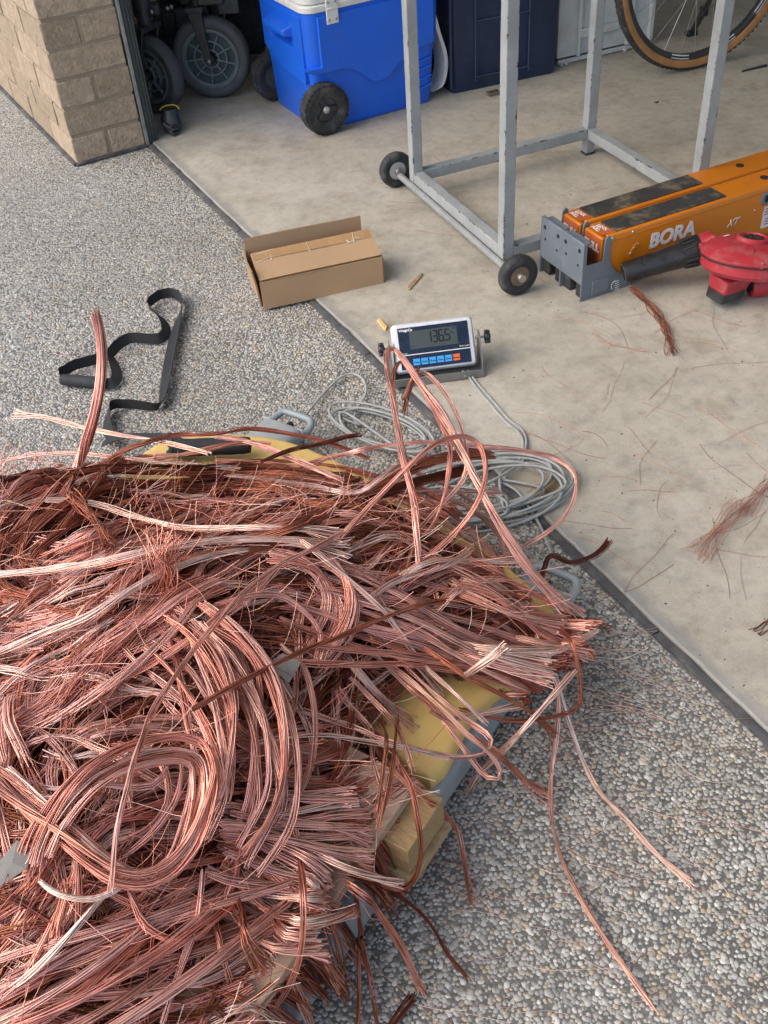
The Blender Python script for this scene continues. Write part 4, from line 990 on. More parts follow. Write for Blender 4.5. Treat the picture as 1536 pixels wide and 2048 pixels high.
for k in range(6):
    wd = .128; g = MB(); g.box((-.36, .064 + k * .131, .157), (.72, wd, .018)); g.build('plank', M_PINE, pal, bev=.0015)
for e in (-.040, -.36, -.68):
    g = MB(); g.box((e, .365 if e > -.1 else .42, .1195), (.088, .80, .055)); bb = g.build('bearer', M_BLOCK, pal, bev=.0015)
    for z in (.0765, .0815, .0865): 
        g = MB(); g.box((e, .36 if e > -.1 else .42, z), (.096, .805, .0045)); g.build('ply_layer', M_PLY, pal, bev=.0008)
for x, y in ((-.055, .030), (-.05, .10), (-.36, .035)):
    g = MB(); g.lathe([(0, 0), (.0042, 0), (.0042, .0012), (0, .0012)], 12, Matrix.Translation((x, y, .1656)) @ Matrix.Rotation(R(-90), 4, 'Y')); g.build('nail_hole', M_DARK, pal)

# ---- black strap with two foam handles
M_WEB = mat('black_webbing', (.014, .015, .017), .8, var=.2, bmp=.5, bscale=700); M_FOAM = mat('black_foam', (.020, .022, .027), .75, var=.15, bmp=.4, bscale=500)
q0 = P(150, 768, .014)
strap = thing('exercise_strap', 'black webbing strap with two foam handles, trailing from driveway to yellow board', 'strap', (q0.x, q0.y, 0), 0)
def sl(px, py, z=.012): return P(px, py, z) - Vector((q0.x, q0.y, 0))
def foam_handle(a, b, r_):
    g = MB(); n = 12; d = (b - a); pts = [a + d * k / n for k in range(n + 1)]
    rs = [r_ * (.9 if k in (0, n) else 1.0 + .02 * math.sin(k * 1.7)) for k in range(n + 1)]; g.tube(pts, rs, 20); h_ = g.build('foam_handle', M_FOAM, strap, smooth=50)
    g = MB(); g.tube([a - d.normalized() * .0015, a + d.normalized() * .004], r_ * .55, 14); g.tube([b + d.normalized() * .0015, b - d.normalized() * .004], r_ * .55, 14); g.build('handle_bore', M_DARK, h_); return h_
foam_handle(sl(124, 759, .0145), sl(212, 767, .0145), .0135)
foam_handle(sl(352, 896, .142), sl(500, 890, .142), .0165)
def ribbon(ctrl, wd, name='webbing', n=90):
    """ctrl: (px, py, z centre, lean) lean 0 = flat, 1 = on edge"""
    c = spline([(*sl(a, b, z), ln) for a, b, z, ln in ctrl], n); g = MB(); rings = []; ps = [Vector(p[:3]) for p in c]
    for i, p in enumerate(ps):
        t = (ps[min(i + 1, n - 1)] - ps[max(0, i - 1)]).normalized(); s_ = Vector((-t.y, t.x, 0)).normalized(); ln = c[i][3] * math.pi / 2
        wv_ = s_ * math.cos(ln) + Vector((0, 0, 1)) * math.sin(ln); nn = t.cross(wv_).normalized() * .0007; h = wv_ * wd / 2
        q = p.copy(); q.z = max(q.z, abs(h.z) + .002)
        rings.append([q - h - nn, q + h - nn, q + h + nn, q - h + nn])
    g.loft(rings); return g.build(name, M_WEB, strap, smooth=50)
ribbon([(124, 757, .012, .9), (121, 745, .014, .95), (135, 735, .014, .95), (160, 727, .014, .95), (195, 718, .014, .92), (219, 709, .013, .8), (236, 690, .013, .7), (262, 676, .014, .85), (300, 678, .014, .9), (322, 676, .013, .7), (333, 661, .013, .45), (326, 640, .013, .5), (308, 622, .013, .7), (297, 610, .013, .95), (312, 593, .014, .95), (338, 586, .014, .9), (357, 592, .014, .8), (364, 607, .013, .9), (358, 632, .013, .55), (347, 675, .012, .25), (336, 729, .012, .2), (327, 785, .012, .4), (318, 812, .013, .7), (288, 812, .014, .95), (250, 807, .014, .95), (223, 812, .013, .9), (214, 835, .013, .5), (217, 865, .014, .35), (228, 882, .02, .4)], .026)
ribbon([(212, 768, .014, .5), (228, 764, .014, .4), (234, 750, .013, .3), (229, 730, .013, .35), (221, 710, .013, .6)], .025, n=26)
ribbon([(205, 888, .03, .2), (240, 874, .06, .2), (290, 872, .10, .15), (345, 876, .128, .4), (368, 889, .140, .5)], .016, n=26)
for px, py, r_ in ((345, 898, .010), (356, 905, .009), (362, 896, .009), (340, 907, .008)):
    g = MB(); c_ = sl(px, py, .128); g.tube([c_ - Vector((.006, 0, 0)), c_, c_ + Vector((.007, .002, 0))], [r_ * .7, r_, r_ * .7], 12); g.build('end_ball', M_FOAM, strap, smooth=70)
g = MB(); g.tube(spline([sl(337, 893, .13), sl(333, 872, .14), sl(339, 866, .15), sl(345, 870, .14), sl(341, 893, .13)], 16), .0016, 6); g.build('cord_loop', M_BLK, strap)

# ---- grey cables from the beams to the indicator
M_CAB = mat('grey_cable', (.30, .31, .295), .45, var=.15, scale=60)
def cable(label, ctrl, r_=.0028, n=260):
    pts = spline([P(a, b, z) for a, b, z in ctrl], n); g = MB(); o0 = Vector(pts[0]) * 1; o0.z = 0
    g.tube([Vector(p) - o0 for p in pts], r_, 8); o = g.build('grey_cable', M_CAB, None, smooth=70, loc=o0); return tag(o, label, 'cable')
def coil(cx_, cy_, rx_, ry_, tilt_, turns, z0, z1, a0, seed, jit=.17):
    rs = random.Random(seed); out = []; k = 10
    ph = [rs.uniform(-jit, jit) for _ in range(turns + 2)]; qx = [rs.uniform(-.2, .2) for _ in range(turns + 2)]; qy = [rs.uniform(-.32, .32) for _ in range(turns + 2)]
    for i in range(turns * k + 1):
        a = a0 + 2 * math.pi * i / k; t = i / k; j = int(t); f_ = t - j
        s = 1 + ph[j] * (1 - f_) + ph[j + 1] * f_; ox = (qx[j] * (1 - f_) + qx[j + 1] * f_) * rx_; oy = (qy[j] * (1 - f_) + qy[j + 1] * f_) * ry_
        x, y = rx_ * s * math.cos(a) + ox, ry_ * s * math.sin(a) + oy; c_, s_ = math.cos(tilt_), math.sin(tilt_)
        out.append((cx_ + x * c_ - y * s_, cy_ + x * s_ + y * c_, z0 + (z1 - z0) * (i / (turns * k)) + rs.uniform(0, .006)))
    return out
cable('grey cable from the far weigh beam looping loosely into the coils by the joint', [(604, 842, .040), (615, 826, .02), (640, 795, .006), (672, 762, .006), (700, 747, .006), (724, 756, .006), (733, 778, .006), (726, 800, .006), (714, 818, .006), (708, 838, .008), (718, 850, .008)]
      + coil(765, 858, 100, 34, .30, 4, .006, .028, R(200), 3) + [(800, 900, .02), (860, 940, .02)] + coil(968, 985, 150, 58, -.12, 5, .008, .030, R(150), 5)
      + [(1030, 935, .02), (1046, 897, .012), (1040, 868, .008), (1010, 842, .006), (981, 808, .006), (955, 778, .006), (936, 752, .01), (925, 742, .016)], n=620)
cable('grey cable from the right weigh beam coiled below the indicator over the joint', [(1108, 1125, .04), (1101, 1100, .02), (1079, 1049, .008), (1060, 1018, .006), (1034, 982, .008), (1000, 960, .014)]
      + coil(985, 975, 132, 50, -.20, 5, .008, .034, R(20), 9) + coil(930, 1005, 90, 30, .1, 2, .02, .03, R(20), 12) + [(1000, 950, .02), (1034, 925, .02), (1052, 893, .012), (1046, 862, .008), (1017, 838, .006), (989, 805, .006), (962, 775, .006), (942, 750, .01), (935, 741, .016)], n=520)

# ---- small litter on the concrete
M_STICK = mat('split_wood', (.30, .19, .09), .8, var=.3, scale=60); M_PALE = mat('pale_wood', (.62, .42, .18), .7, var=.15); M_SCRAP = mat('tan_scrap', (.26, .185, .10), .7, var=.2)
def litter(name, poly, h, m_, label, cat, z=FZ):
    w3 = [P(a, b, z) for a, b in poly]; c_ = sum(w3, Vector()) / len(w3); g = MB(); g.prism([(v.x - c_.x, v.y - c_.y) for v in w3], 0, h)
    return tag(g.build(name, m_, None, bev=min(.001, h * .3), loc=(c_.x, c_.y, z)), label, cat)
litter('wood_splinter', [(815, 579), (816, 574), (843, 547), (846, 549), (842, 556), (820, 581)], .004, M_STICK, 'thin brown wood splinter on the concrete right of the cardboard box', 'splinter')
litter('wood_chip', [(754, 643), (760, 640), (775, 657), (772, 662), (767, 660)], .006, M_PALE, 'short pale yellow wood chip behind the scale indicator', 'wood chip')
litter('cardboard_scrap', [(1052, 985), (1075, 970), (1100, 955), (1136, 953), (1130, 975), (1106, 992), (1070, 994)], .0015, M_SCRAP, 'tan cardboard scrap on the concrete beside the grey cable coil', 'cardboard scrap')
litter('twig', [(1483, 145), (1484, 143), (1530, 131), (1533, 130), (1533, 135), (1528, 135)], .005, M_BLK, 'dark twig on the concrete right of the bicycle wheel', 'twig')
litter('twig', [(1308, 206), (1313, 204), (1318, 204), (1314, 207)], .003, M_BLK, 'short dark twig piece between the trolley rails', 'twig')
# specks of dirt on the concrete
vs, fs = [], []
for k in range(900):
    px, py = random.uniform(300, 1560), random.uniform(130, 1450); p = P(px, py, FZ)
    if (p - J0).dot(GU) < JW + .004: continue
    r_ = random.choice((.0008, .001, .0013, .002)) * random.uniform(.7, 1.4); b0 = len(vs); a0 = random.random() * 6
    for a in range(4): vs.append((p.x + r_ * math.cos(a0 + a * 1.57) * random.uniform(.6, 1.6), p.y + r_ * math.sin(a0 + a * 1.57), FZ - .0003))
    vs.append((p.x, p.y, FZ + r_ * .8)); fs += [(b0 + a, b0 + (a + 1) % 4, b0 + 4) for a in range(4)]
g = MB(); g.v = vs; g.f = fs
tag(g.build('dirt_specks', mat('dirt_speck', (.05, .04, .033), .9, var=.5)), 'dark specks of dirt over the concrete floor', None, None, 'stuff')

# ================================================================== COPPER
def m_copper():
    m, t, b = mat0('bare_copper'); co = wpos(t)
    at = t.nodes.new('ShaderNodeAttribute'); at.attribute_name = 'tint'
    n1 = ramp(t, noise(t, co, 26, 6, .65), [(.3, .72), (.7, 1.15)])
    c = mix(t, 1.0, at.outputs['Color'], n1, 'MULTIPLY')
    n2 = ramp(t, noise(t, co, 9, 5, .6), [(.56, 0.0), (.74, .55)])
    c = mix(t, n2, c, (.30, .115, .07))
    t.links.new(c, b.inputs['Base Color']); b.inputs['Metallic'].default_value = .92
    t.links.new(ramp(t, noise(t, co, 60, 3), [(.3, .36), (.7, .56)]), b.inputs['Roughness'])
    return m
M_CU = m_copper()
TONES = {'pale': (.98, .655, .54), 'pink': (.93, .505, .41), 'mid': (.80, .355, .26), 'brown': (.47, .165, .10), 'dark': (.25, .085, .052)}

# ---- the mound the cables lie on
MO = [(-260, 1080), (0, 990), (120, 955), (230, 965), (320, 1000), (480, 1015), (600, 1000), (760, 1005), (880, 1070), (1000, 1140), (1070, 1205), (1075, 1270), (935, 1310), (795, 1395), (730, 1470), (690, 1560), (675, 1680), (615, 1790), (520, 1890), (440, 1980), (350, 2070), (200, 2200), (-400, 2300)]
MOW = np.array([tuple(P(a, b, .15))[:2] for a, b in MO])
_na = RNG.uniform(0, 6.28, 24); _nk = RNG.uniform(8, 30, 24); _nd = RNG.uniform(0, 6.28, 24)
def mound(xy):
    xy = np.atleast_2d(np.asarray(xy, float))[:, :2]
    a = MOW; b = np.roll(MOW, -1, 0); ab = b - a
    ap = xy[:, None] - a[None]; t = np.clip((ap * ab).sum(2) / (ab * ab).sum(1), 0, 1)
    d = np.linalg.norm(ap - t[..., None] * ab, axis=2).min(1)
    x, y = xy[:, 0:1], xy[:, 1:2]; cr = ((a[:, 1] > y) != (b[:, 1] > y)) & (x < (b[:, 0] - a[:, 0]) * (y - a[:, 1]) / (b[:, 1] - a[:, 1] + 1e-12) + a[:, 0])
    ins = cr.sum(1) % 2 == 1
    nz = sum(np.sin(_nk[k] * (x[:, 0] * np.cos(_nd[k]) + y[:, 0] * np.sin(_nd[k])) + _na[k]) for k in range(24)) / 24
    hi = .150 + .165 * (1 - np.exp(-d / .13)) + .060 * nz * np.clip(d / .08, 0, 1)
    lo = .012 + .138 * np.exp(-d / .055)
    e_ = xy @ np.array(E_[:2]); n_ = xy @ np.array(N_[:2])              # nothing sinks into the pallet, beams or board
    lo = np.maximum(lo, np.where((e_ < .625) & (n_ < -.428), .172, np.where((n_ < -.43) & (n_ > -.54) & (e_ < 1.1), .080, .0)))
    lo = np.maximum(lo, np.where((e_ >= .625) & (e_ < 1.12) & (n_ < -.53), .118, 0.0))
    return np.where(ins, hi, lo)
def S(px, py, dz=.006):
    z = .25
    for _ in range(14):
        p = P(px, py, z); z = .5 * z + .5 * (float(mound([p[:2]])[0]) + dz)
    return P(px, py, z)
def resolve(q):
    """(px,py) on the heap, (px,py,dz) above the heap, (px,py,'z',z) at a known height"""
    if len(q) == 4: return P(q[0], q[1], q[3])
    return S(q[0], q[1], q[2] if len(q) == 3 else .006)

QF = {}
def strands(pts, width, thick, n, tone, r=.0016, twist=2.0, flare=(0, 0), frizz=.0, seg=3, rs=RNG, trim=.012):
    """vertices, quads, colours of one stranded cable following pts"""
    m = len(pts)
    t = np.gradient(pts, axis=0); t /= np.linalg.norm(t, axis=1, keepdims=True) + 1e-9
    up = np.tile(np.array([0, 0, 1.0]), (m, 1)); side = np.cross(t, up); ln = np.linalg.norm(side, axis=1, keepdims=True)
    side = np.where(ln > .15, side / (ln + 1e-9), np.array([[1.0, 0, 0]])); up = np.cross(side, t); up /= np.linalg.norm(up, axis=1, keepdims=True) + 1e-9
    s = np.linspace(0, 1, m); L = np.linalg.norm(np.diff(pts, axis=0), axis=1).sum()
    f0, f1 = flare; fl = 1 + f0 * np.clip(1 - s * L / .09, 0, 1) ** 1.6 + f1 * np.clip(1 - (1 - s) * L / .09, 0, 1) ** 1.6
    # offsets fill an ellipse
    k = np.arange(n); rad = np.sqrt((k + .5) / n); an = k * 2.39996 + rs.uniform(0, 6)
    ang_ = an[:, None] + (twist * L / .1 * s)[None]
    w_ = .5 * width * rad[:, None] * fl[None]; h_ = .5 * thick * rad[:, None] * (1 + (fl[None] - 1) * .5)
    ph = rs.uniform(0, 6.28, (n, 2)); am = frizz * rs.uniform(.3, 1.3, (n, 1))
    ox = w_ * np.cos(ang_) + am * .004 * np.sin(s[None] * L * 40 + ph[:, :1]); oz = h_ * np.sin(ang_) + am * .003 * np.sin(s[None] * L * 33 + ph[:, 1:])
    if f0 or f1:
        e = (np.clip(1 - s * L / .06, 0, 1) * (f0 > 0) + np.clip(1 - (1 - s) * L / .06, 0, 1) * (f1 > 0))[None]
        ox = ox + e * rs.normal(0, .0025, (n, 1)) * max(f0, f1); oz = oz + e * rs.normal(0, .002, (n, 1)) * max(f0, f1)
    c = pts[None] + ox[..., None] * side[None] + oz[..., None] * up[None]          # n,m,3
    sh = rs.uniform(-trim, trim * .2, (n, 2))                                        # uneven cut ends
    c[:, 0] += t[0] * -sh[:, :1] * .6; c[:, -1] += t[-1] * sh[:, 1:]
    a3 = np.linspace(0, 2 * np.pi, seg, endpoint=False)
    rr_ = r * (1 - .3 * rs.random((n, 1, 1, 1)))
    V = c[:, :, None] + rr_ * (np.cos(a3)[None, None, :, None] * side[None, :, None] + np.sin(a3)[None, None, :, None] * up[None, :, None])
    key = (n, m, seg)
    if key not in QF:
        i = np.arange(m - 1)[:, None]; j = np.arange(seg)[None]; jn = (j + 1) % seg
        q = np.stack([i * seg + j, i * seg + jn, (i + 1) * seg + jn, (i + 1) * seg + j], -1).reshape(-1, 4)
        QF[key] = (q[None] + (np.arange(n) * m * seg)[:, None, None]).reshape(-1, 4)
    base = np.array(TONES[tone]); tint = base[None] * np.clip(rs.normal(1, .16, (n, 1)), .55, 1.3) * np.array([1, 1, 1]) + rs.normal(0, .012, (n, 3))
    C = np.repeat(np.clip(tint, .02, 1), m * seg, 0)
    return V.reshape(-1, 3), QF[key], C
def join(parts):
    V, F, C, o = [], [], [], 0
    for v, f, c in parts: V.append(v); F.append(f + o); C.append(c); o += len(v)
    return np.vstack(V), np.vstack(F), np.vstack(C)
def emit(name, parts, label=None, cat=None, group=None, kind=None):
    V, F, C = join(parts); o0 = np.array([V[:, 0].mean(), V[:, 1].mean(), V[:, 2].min()])
    o = fast_mesh(name, V - o0, F, M_CU, None, C); o.location = o0
    return tag(o, label, cat, group, kind)

def heap_cable(label, ctrl, width=.013, thick=.009, n=11, tone='pink', count=1, spread=0, flare=(0, 0), group=None, m=None, twist=1.2, name='copper_cable', frizz=.35, r=.0015, dzj=.008, smp=1.0):
    base = [resolve(q) for q in ctrl]; width *= .70; thick *= .8
    if name == 'copper_cable': r = .00118; n = int(n * 1.1)
    L = sum((a - b).length for a, b in zip(base, base[1:])); m_ = m or int(np.clip(L / .013, 12, 64)); out = []
    for k in range(count):
        pts = spline(base, m_)
        if count > 1 or spread:
            t = np.gradient(pts, axis=0); t[:, 2] = 0; t /= np.linalg.norm(t, axis=1, keepdims=True) + 1e-9
            sd_ = np.stack([t[:, 1], -t[:, 0], 0 * t[:, 0]], 1); f_ = (k + .5) / count - .5
            s = np.linspace(0, 1, m_)
            lat = spread * (f_ * 1.05 + RNG.normal(0, .13)) + spread * .22 * np.sin(s * RNG.uniform(2, 6) + RNG.uniform(0, 6))
            pts = pts + sd_ * lat[:, None]; pts[:, 2] += RNG.uniform(-dzj, dzj) + .006 * np.sin(s * RNG.uniform(3, 8) + RNG.uniform(0, 6))
            a_, b_ = RNG.uniform(0, .10), RNG.uniform(.93, 1.0) if max(flare) == 0 else RNG.uniform(.96, 1.0); i0, i1 = int(a_ * m_), max(int(b_ * m_), 8); ke = np.unique(np.linspace(i0, i1 - 1, max(6, m_ // 3)).astype(int)); pts = spline(pts[ke], m_)
        pts[:, 2] = np.maximum(pts[:, 2], .006)
        tn = tone if count == 1 else random.choice((tone, tone, {'pale': 'pink', 'pink': 'mid', 'mid': 'pink', 'brown': 'mid', 'dark': 'brown'}[tone]))
        v = strands(pts, width * RNG.uniform(.85, 1.15), thick, n, tn, r, twist * RNG.uniform(.6, 1.3), flare, frizz)
        out.append(emit(name, [v], label, 'copper cable', (group or label) if count > 1 else group))
    if 1 < count <= 8:                                       # say which one: its place in the row
        x, y, _ = proj_np(np.array([tuple(o.location) for o in out])); byx = x.ptp() > y.ptp() if hasattr(x, 'ptp') else np.ptp(x) > np.ptp(y)
        order = np.argsort(x if byx else y); side_ = 'left' if byx else 'top'; last = 'right' if byx else 'bottom'
        W = ['first', 'second', 'third', 'fourth', 'fifth', 'sixth', 'seventh', 'eighth']
        for r_, i in enumerate(order):
            pre = f'{W[r_]} from {side_} of ' if r_ < count - 1 else f'last, nearest the {last}, of '
            out[i]['label'] = ' '.join((pre + label).split()[:16])
    return out

# solid sheet added under the cables; shade of the gaps put into its dark copper
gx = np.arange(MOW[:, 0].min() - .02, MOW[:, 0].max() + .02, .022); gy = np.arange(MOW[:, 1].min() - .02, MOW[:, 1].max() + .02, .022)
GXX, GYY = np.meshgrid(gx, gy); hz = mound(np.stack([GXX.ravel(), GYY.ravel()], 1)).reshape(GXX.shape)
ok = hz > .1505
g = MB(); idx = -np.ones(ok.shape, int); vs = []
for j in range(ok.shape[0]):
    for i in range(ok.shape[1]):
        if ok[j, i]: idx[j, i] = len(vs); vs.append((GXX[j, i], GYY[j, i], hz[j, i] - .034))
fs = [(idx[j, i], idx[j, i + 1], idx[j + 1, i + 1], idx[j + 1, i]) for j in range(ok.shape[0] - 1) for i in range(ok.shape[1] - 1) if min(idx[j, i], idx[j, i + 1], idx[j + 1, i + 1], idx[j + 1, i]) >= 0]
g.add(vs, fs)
M_CORE = mat('gap_shade_copper', (.26, .10, .068), .55, metal=.85, var=.4, scale=60, bmp=1, bscale=220)
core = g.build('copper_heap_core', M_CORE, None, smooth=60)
tag(core, 'solid core of the copper heap, toned dark for the shaded gaps between cables', None, None, 'stuff')

# ---- flow of the heap: (px, py) -> direction, from the strokes below
STROKES = []
def st(label, ctrl, **k): STROKES.append((label, ctrl, k))
Z = 'z'
# top of the heap
st('long pale copper cable reaching left over the driveway, its tip frayed', [(25, 827, Z, .20), (90, 835, Z, .20), (170, 855, Z, .20), (250, 872, Z, .20), (330, 884, Z, .205), (420, 908, Z, .21)], tone='pale', flare=(1.2, 0), width=.012)
st('thick twisted copper rope standing up against the driveway', [(150, 950, Z, .17), (165, 905, Z, .20), (184, 850, Z, .25), (198, 790, Z, .30), (205, 720, Z, .355), (200, 665, Z, .40), (188, 617, Z, .44)], tone='pink', width=.025, thick=.025, n=22, twist=.9, flare=(0, .15), frizz=.1, name='copper_rope', r=.0018)
st('pale cable along the upper left rim, crossing below the twisted rope', [(-20, 930, .01), (60, 912, .02), (150, 906, .03), (280, 920, .03), (400, 931, .03), (480, 938, .02)], tone='pale', width=.013)
st('pale cable arching along the top just under the black foam handle', [(150, 968, .01), (190, 951, .02), (240, 945, .025), (330, 944, .03), (450, 950, .03), (600, 964, .02), (700, 985, .01)], tone='pale', width=.011)
st('dark brown cable arcing across the black foam handle', [(205, 925, Z, .19), (270, 893, Z, .21), (340, 872, Z, .215), (430, 868, Z, .215), (500, 858, Z, .21), (580, 868, Z, .20), (660, 886, Z, .19), (740, 918, Z, .17)], tone='brown', width=.009)
st('dark cable whose end points at the loose grey cable', [(520, 925, Z, .2), (580, 900, Z, .2), (640, 888, Z, .2), (690, 875, Z, .2), (724, 869, Z, .2)], tone='dark', width=.009)
st('brown cables lying across the yellow board near the foam handle', [(180, 950, .0), (280, 925, .01), (380, 905, Z, .18), (480, 885, Z, .185), (560, 893, Z, .18)], tone='brown', count=2, spread=.05, width=.007)
st('pale frayed bundle fanning out below the grey beam handle', [(430, 872, Z, .19), (500, 885, Z, .19), (580, 915, Z, .19), (660, 950, Z, .19), (735, 985, Z, .17)], tone='pink', flare=(0, 2.2), width=.016, n=18)
st('dark cables matted along the top edge of the heap', [(60, 1010), (200, 970), (360, 985), (520, 985), (700, 990)], tone='dark', count=15, spread=.10, width=.016, thick=.010)
st('brown cables sweeping over the upper right shoulder', [(380, 960), (520, 955), (660, 975), (790, 1015), (880, 1070)], tone='brown', count=11, spread=.10, width=.015)
st('thin pale cable dipping through the middle of the upper heap to a flared end', [(90, 1000, .02), (180, 1005, .025), (280, 1035, .025), (380, 1056, .025), (500, 1056, .03), (610, 1058, .03), (690, 1073, .03)], tone='pale', flare=(0, 2.4), width=.013, n=16)
st('broad pale cable rising from the left edge to a flared end at the centre', [(-20, 1150, .03), (100, 1140, .03), (200, 1124, .035), (330, 1095, .04), (450, 1079, .04), (570, 1080, .04), (705, 1100, .035)], tone='pale', flare=(0, 2.6), width=.017, n=22)
st('copper cables slanting up from the left edge', [(-30, 1225), (60, 1180), (160, 1135), (270, 1090), (380, 1050), (450, 1015)], tone='pink', count=9, spread=.09, width=.016)
st('pale cable running from the left edge to the heap centre under the flared ends', [(-20, 1310, .02), (90, 1265, .025), (180, 1230, .03), (260, 1180, .03), (340, 1140, .03), (440, 1108, .03), (540, 1100, .02), (640, 1130, .01)], tone='pale', width=.015, n=16)
st('copper cables in the broad left sweep', [(-40, 1400), (60, 1355), (170, 1300), (270, 1240), (350, 1175), (430, 1130)], tone='pink', count=12, spread=.11, width=.017)
st('frayed copper bundles ending at the left edge', [(330, 1220), (240, 1275), (140, 1350), (50, 1420), (-20, 1450)], tone='pink', count=5, spread=.07, width=.020, n=14, flare=(0, .8))
st('dark cables curling down the left shoulder', [(250, 968, .02), (150, 1005, .02), (70, 1055, .02), (30, 1105, .015), (45, 1150, .01), (110, 1185, .0)], tone='brown', count=9, spread=.07, width=.014)
st('brown cables hanging over the left rim', [(-30, 1105), (40, 1030), (120, 965), (210, 925)], tone='brown', count=10, spread=.10, width=.016)
st('pink bundle nested inside the left curl', [(70, 1100, .0), (130, 1092, .01), (190, 1080, .01), (240, 1065, .0)], tone='pink', count=3, spread=.035, width=.018, n=14, flare=(1.0, 0))
st('brown tuft of copper standing up in the left centre', [(340, 1190, .0), (335, 1150, .03), (325, 1110, .06), (330, 1060, .09)], tone='mid', width=.016, n=34, flare=(0, 6.0), name='copper_tuft', r=.0009, frizz=2.5)
st('small brown frayed piece hanging near the left curl', [(140, 985, .04), (180, 1030, .04), (210, 1065, .035), (222, 1098, .03)], tone='brown', width=.014, n=18, flare=(0, 1.0), frizz=1.5)
# coil in the middle
st('parallel copper cables arching down the middle of the heap', [(330, 1225, .01), (400, 1290, .035), (455, 1390, .05), (478, 1490, .05), (478, 1590, .035), (450, 1670, .01), (400, 1710, -.01)], tone='pink', count=16, spread=.085, width=.010, n=10, dzj=.012)
st('outermost copper cable of the arch down the middle', [(400, 1245, .04), (470, 1320, .05), (520, 1420, .05), (562, 1530, .05), (568, 1610, .04), (540, 1660, .03)], tone='pink', width=.009)
st('copper cable bending sharply right of the arch', [(420, 1255, .04), (480, 1290, .045), (515, 1345, .045), (518, 1410, .04), (505, 1470, .02)], tone='mid', width=.010)
st('single copper cable bowing far out right of the arch', [(560, 1290, .03), (610, 1340, .04), (630, 1430, .045), (622, 1530, .045), (590, 1600, .04), (540, 1640, .03), (490, 1662, .02)], tone='pink', width=.009)
st('brown cable crossing behind the bowed cable', [(705, 1420, .02), (690, 1500, .03), (660, 1560, .03), (600, 1620, .03), (540, 1690, .02), (500, 1760, .01)], tone='brown', width=.008)
st('fat bundle of copper cable looped into a ring at lower left', [(-40, 1520, .03), (0, 1556, .04), (58, 1611, .05), (137, 1670, .055), (215, 1728, .055), (273, 1750, .055), (332, 1732, .06), (371, 1689, .07), (395, 1634, .08), (410, 1568, .085), (404, 1518, .085), (372, 1497, .085), (312, 1500, .08), (234, 1524, .075), (164, 1570, .07), (109, 1640, .06), (74, 1712, .05), (60, 1775, .04)], tone='mid', count=5, spread=.034, width=.011, n=13, m=80, flare=(0, .8), dzj=.006)
st('thin pale cable closing under the bundled ring', [(78, 1760, .05), (117, 1785, .05), (176, 1797, .05), (219, 1787, .05), (250, 1765, .05)], tone='pale', width=.008)
st('thin copper cable curving inside the bundled ring', [(60, 1590, .03), (110, 1598, .04), (180, 1570, .05), (300, 1570, .05), (335, 1535, .05)], tone='pink', width=.007, n=8)
st('thin copper cables inside the ring', [(330, 1510, .03), (335, 1600, .03), (300, 1680, .03), (240, 1740, .02)], tone='pink', count=4, spread=.07, width=.007, n=8)
st('straight thin cable falling across the ring from the heap centre', [(690, 1062, .05), (620, 1100, .06), (540, 1142, .07), (440, 1236, .08), (320, 1396, .09), (281, 1486, .10), (254, 1576, .11), (234, 1654, .10), (222, 1780, .06)], tone='pink', width=.007, n=9)
st('dark cable slanting across the middle above the grey tape', [(384, 1420, .06), (470, 1370, .07), (600, 1305, .07), (700, 1265, .06), (830, 1213, .05), (900, 1200, .03)], tone='brown', width=.006)
# bottom
st('copper cables sweeping along the bottom of the heap', [(-40, 1975), (100, 1915), (230, 1850), (350, 1790), (470, 1730), (560, 1690)], tone='pink', count=16, spread=.12, width=.015)
st('copper cables along the lowest edge of the heap', [(-40, 2040), (120, 1985), (280, 1925), (430, 1860), (560, 1800)], tone='pink', count=11, spread=.09, width=.015)
st('copper cables spread thinly over the pallet at the bottom', [(-20, 2090), (150, 2045), (300, 2010), (420, 1990), (520, 1940)], tone='mid', count=9, spread=.08, width=.014)
st('pale thin cable cutting across the bottom left corner', [(0, 1992, .03), (60, 1950, .035), (130, 1880, .04), (200, 1800, .04), (250, 1760, .04)], tone='pale', width=.008)
st('copper cable looping down through the bottom sweep', [(258, 1780, .03), (290, 1850, .035), (345, 1880, .04), (400, 1868, .04), (440, 1820, .04), (470, 1750, .04), (480, 1700, .03)], tone='mid', width=.009)
st('copper cable falling straight out of the bottom of the picture', [(405, 1740, .04), (390, 1850, .04), (360, 1940, .04), (320, 2060, .02)], tone='pink', width=.008)
st('dark thin cable hanging down the bottom sweep', [(306, 1870, .03), (298, 1940, .03), (292, 2060, .02)], tone='brown', width=.006, n=7)
st('cut copper cable ends over the pallet, second row', [(440, 1640, .02), (540, 1650, .03), (660, 1660, .03), (765, 1672, .02)], tone='pink', count=8, spread=.05, width=.014, n=14, flare=(0, .4))
st('pale cut cable end just above the timber block', [(500, 1600, .03), (600, 1606, .04), (680, 1600, .04), (735, 1596, .035)], tone='pale', width=.014, n=15, count=3, spread=.022, flare=(0, .3))
st('frayed copper cable ends above the pallet corner', [(480, 1510, .0), (560, 1512, .01), (630, 1508, .01), (695, 1498, .01)], tone='mid', count=8, spread=.06, width=.022, n=20, flare=(0, .8))
st('short brown cut ends beside the arch', [(480, 1575, .0), (560, 1560, .01), (645, 1548, .01)], tone='brown', count=3, spread=.035, width=.016, n=14, flare=(0, .5))
st('cut copper cable ends over the lower beam, third row', [(430, 1690, .02), (530, 1730, .03), (620, 1765, .03), (680, 1788, .02)], tone='pink', count=8, spread=.055, width=.015, n=15, flare=(0, .4))
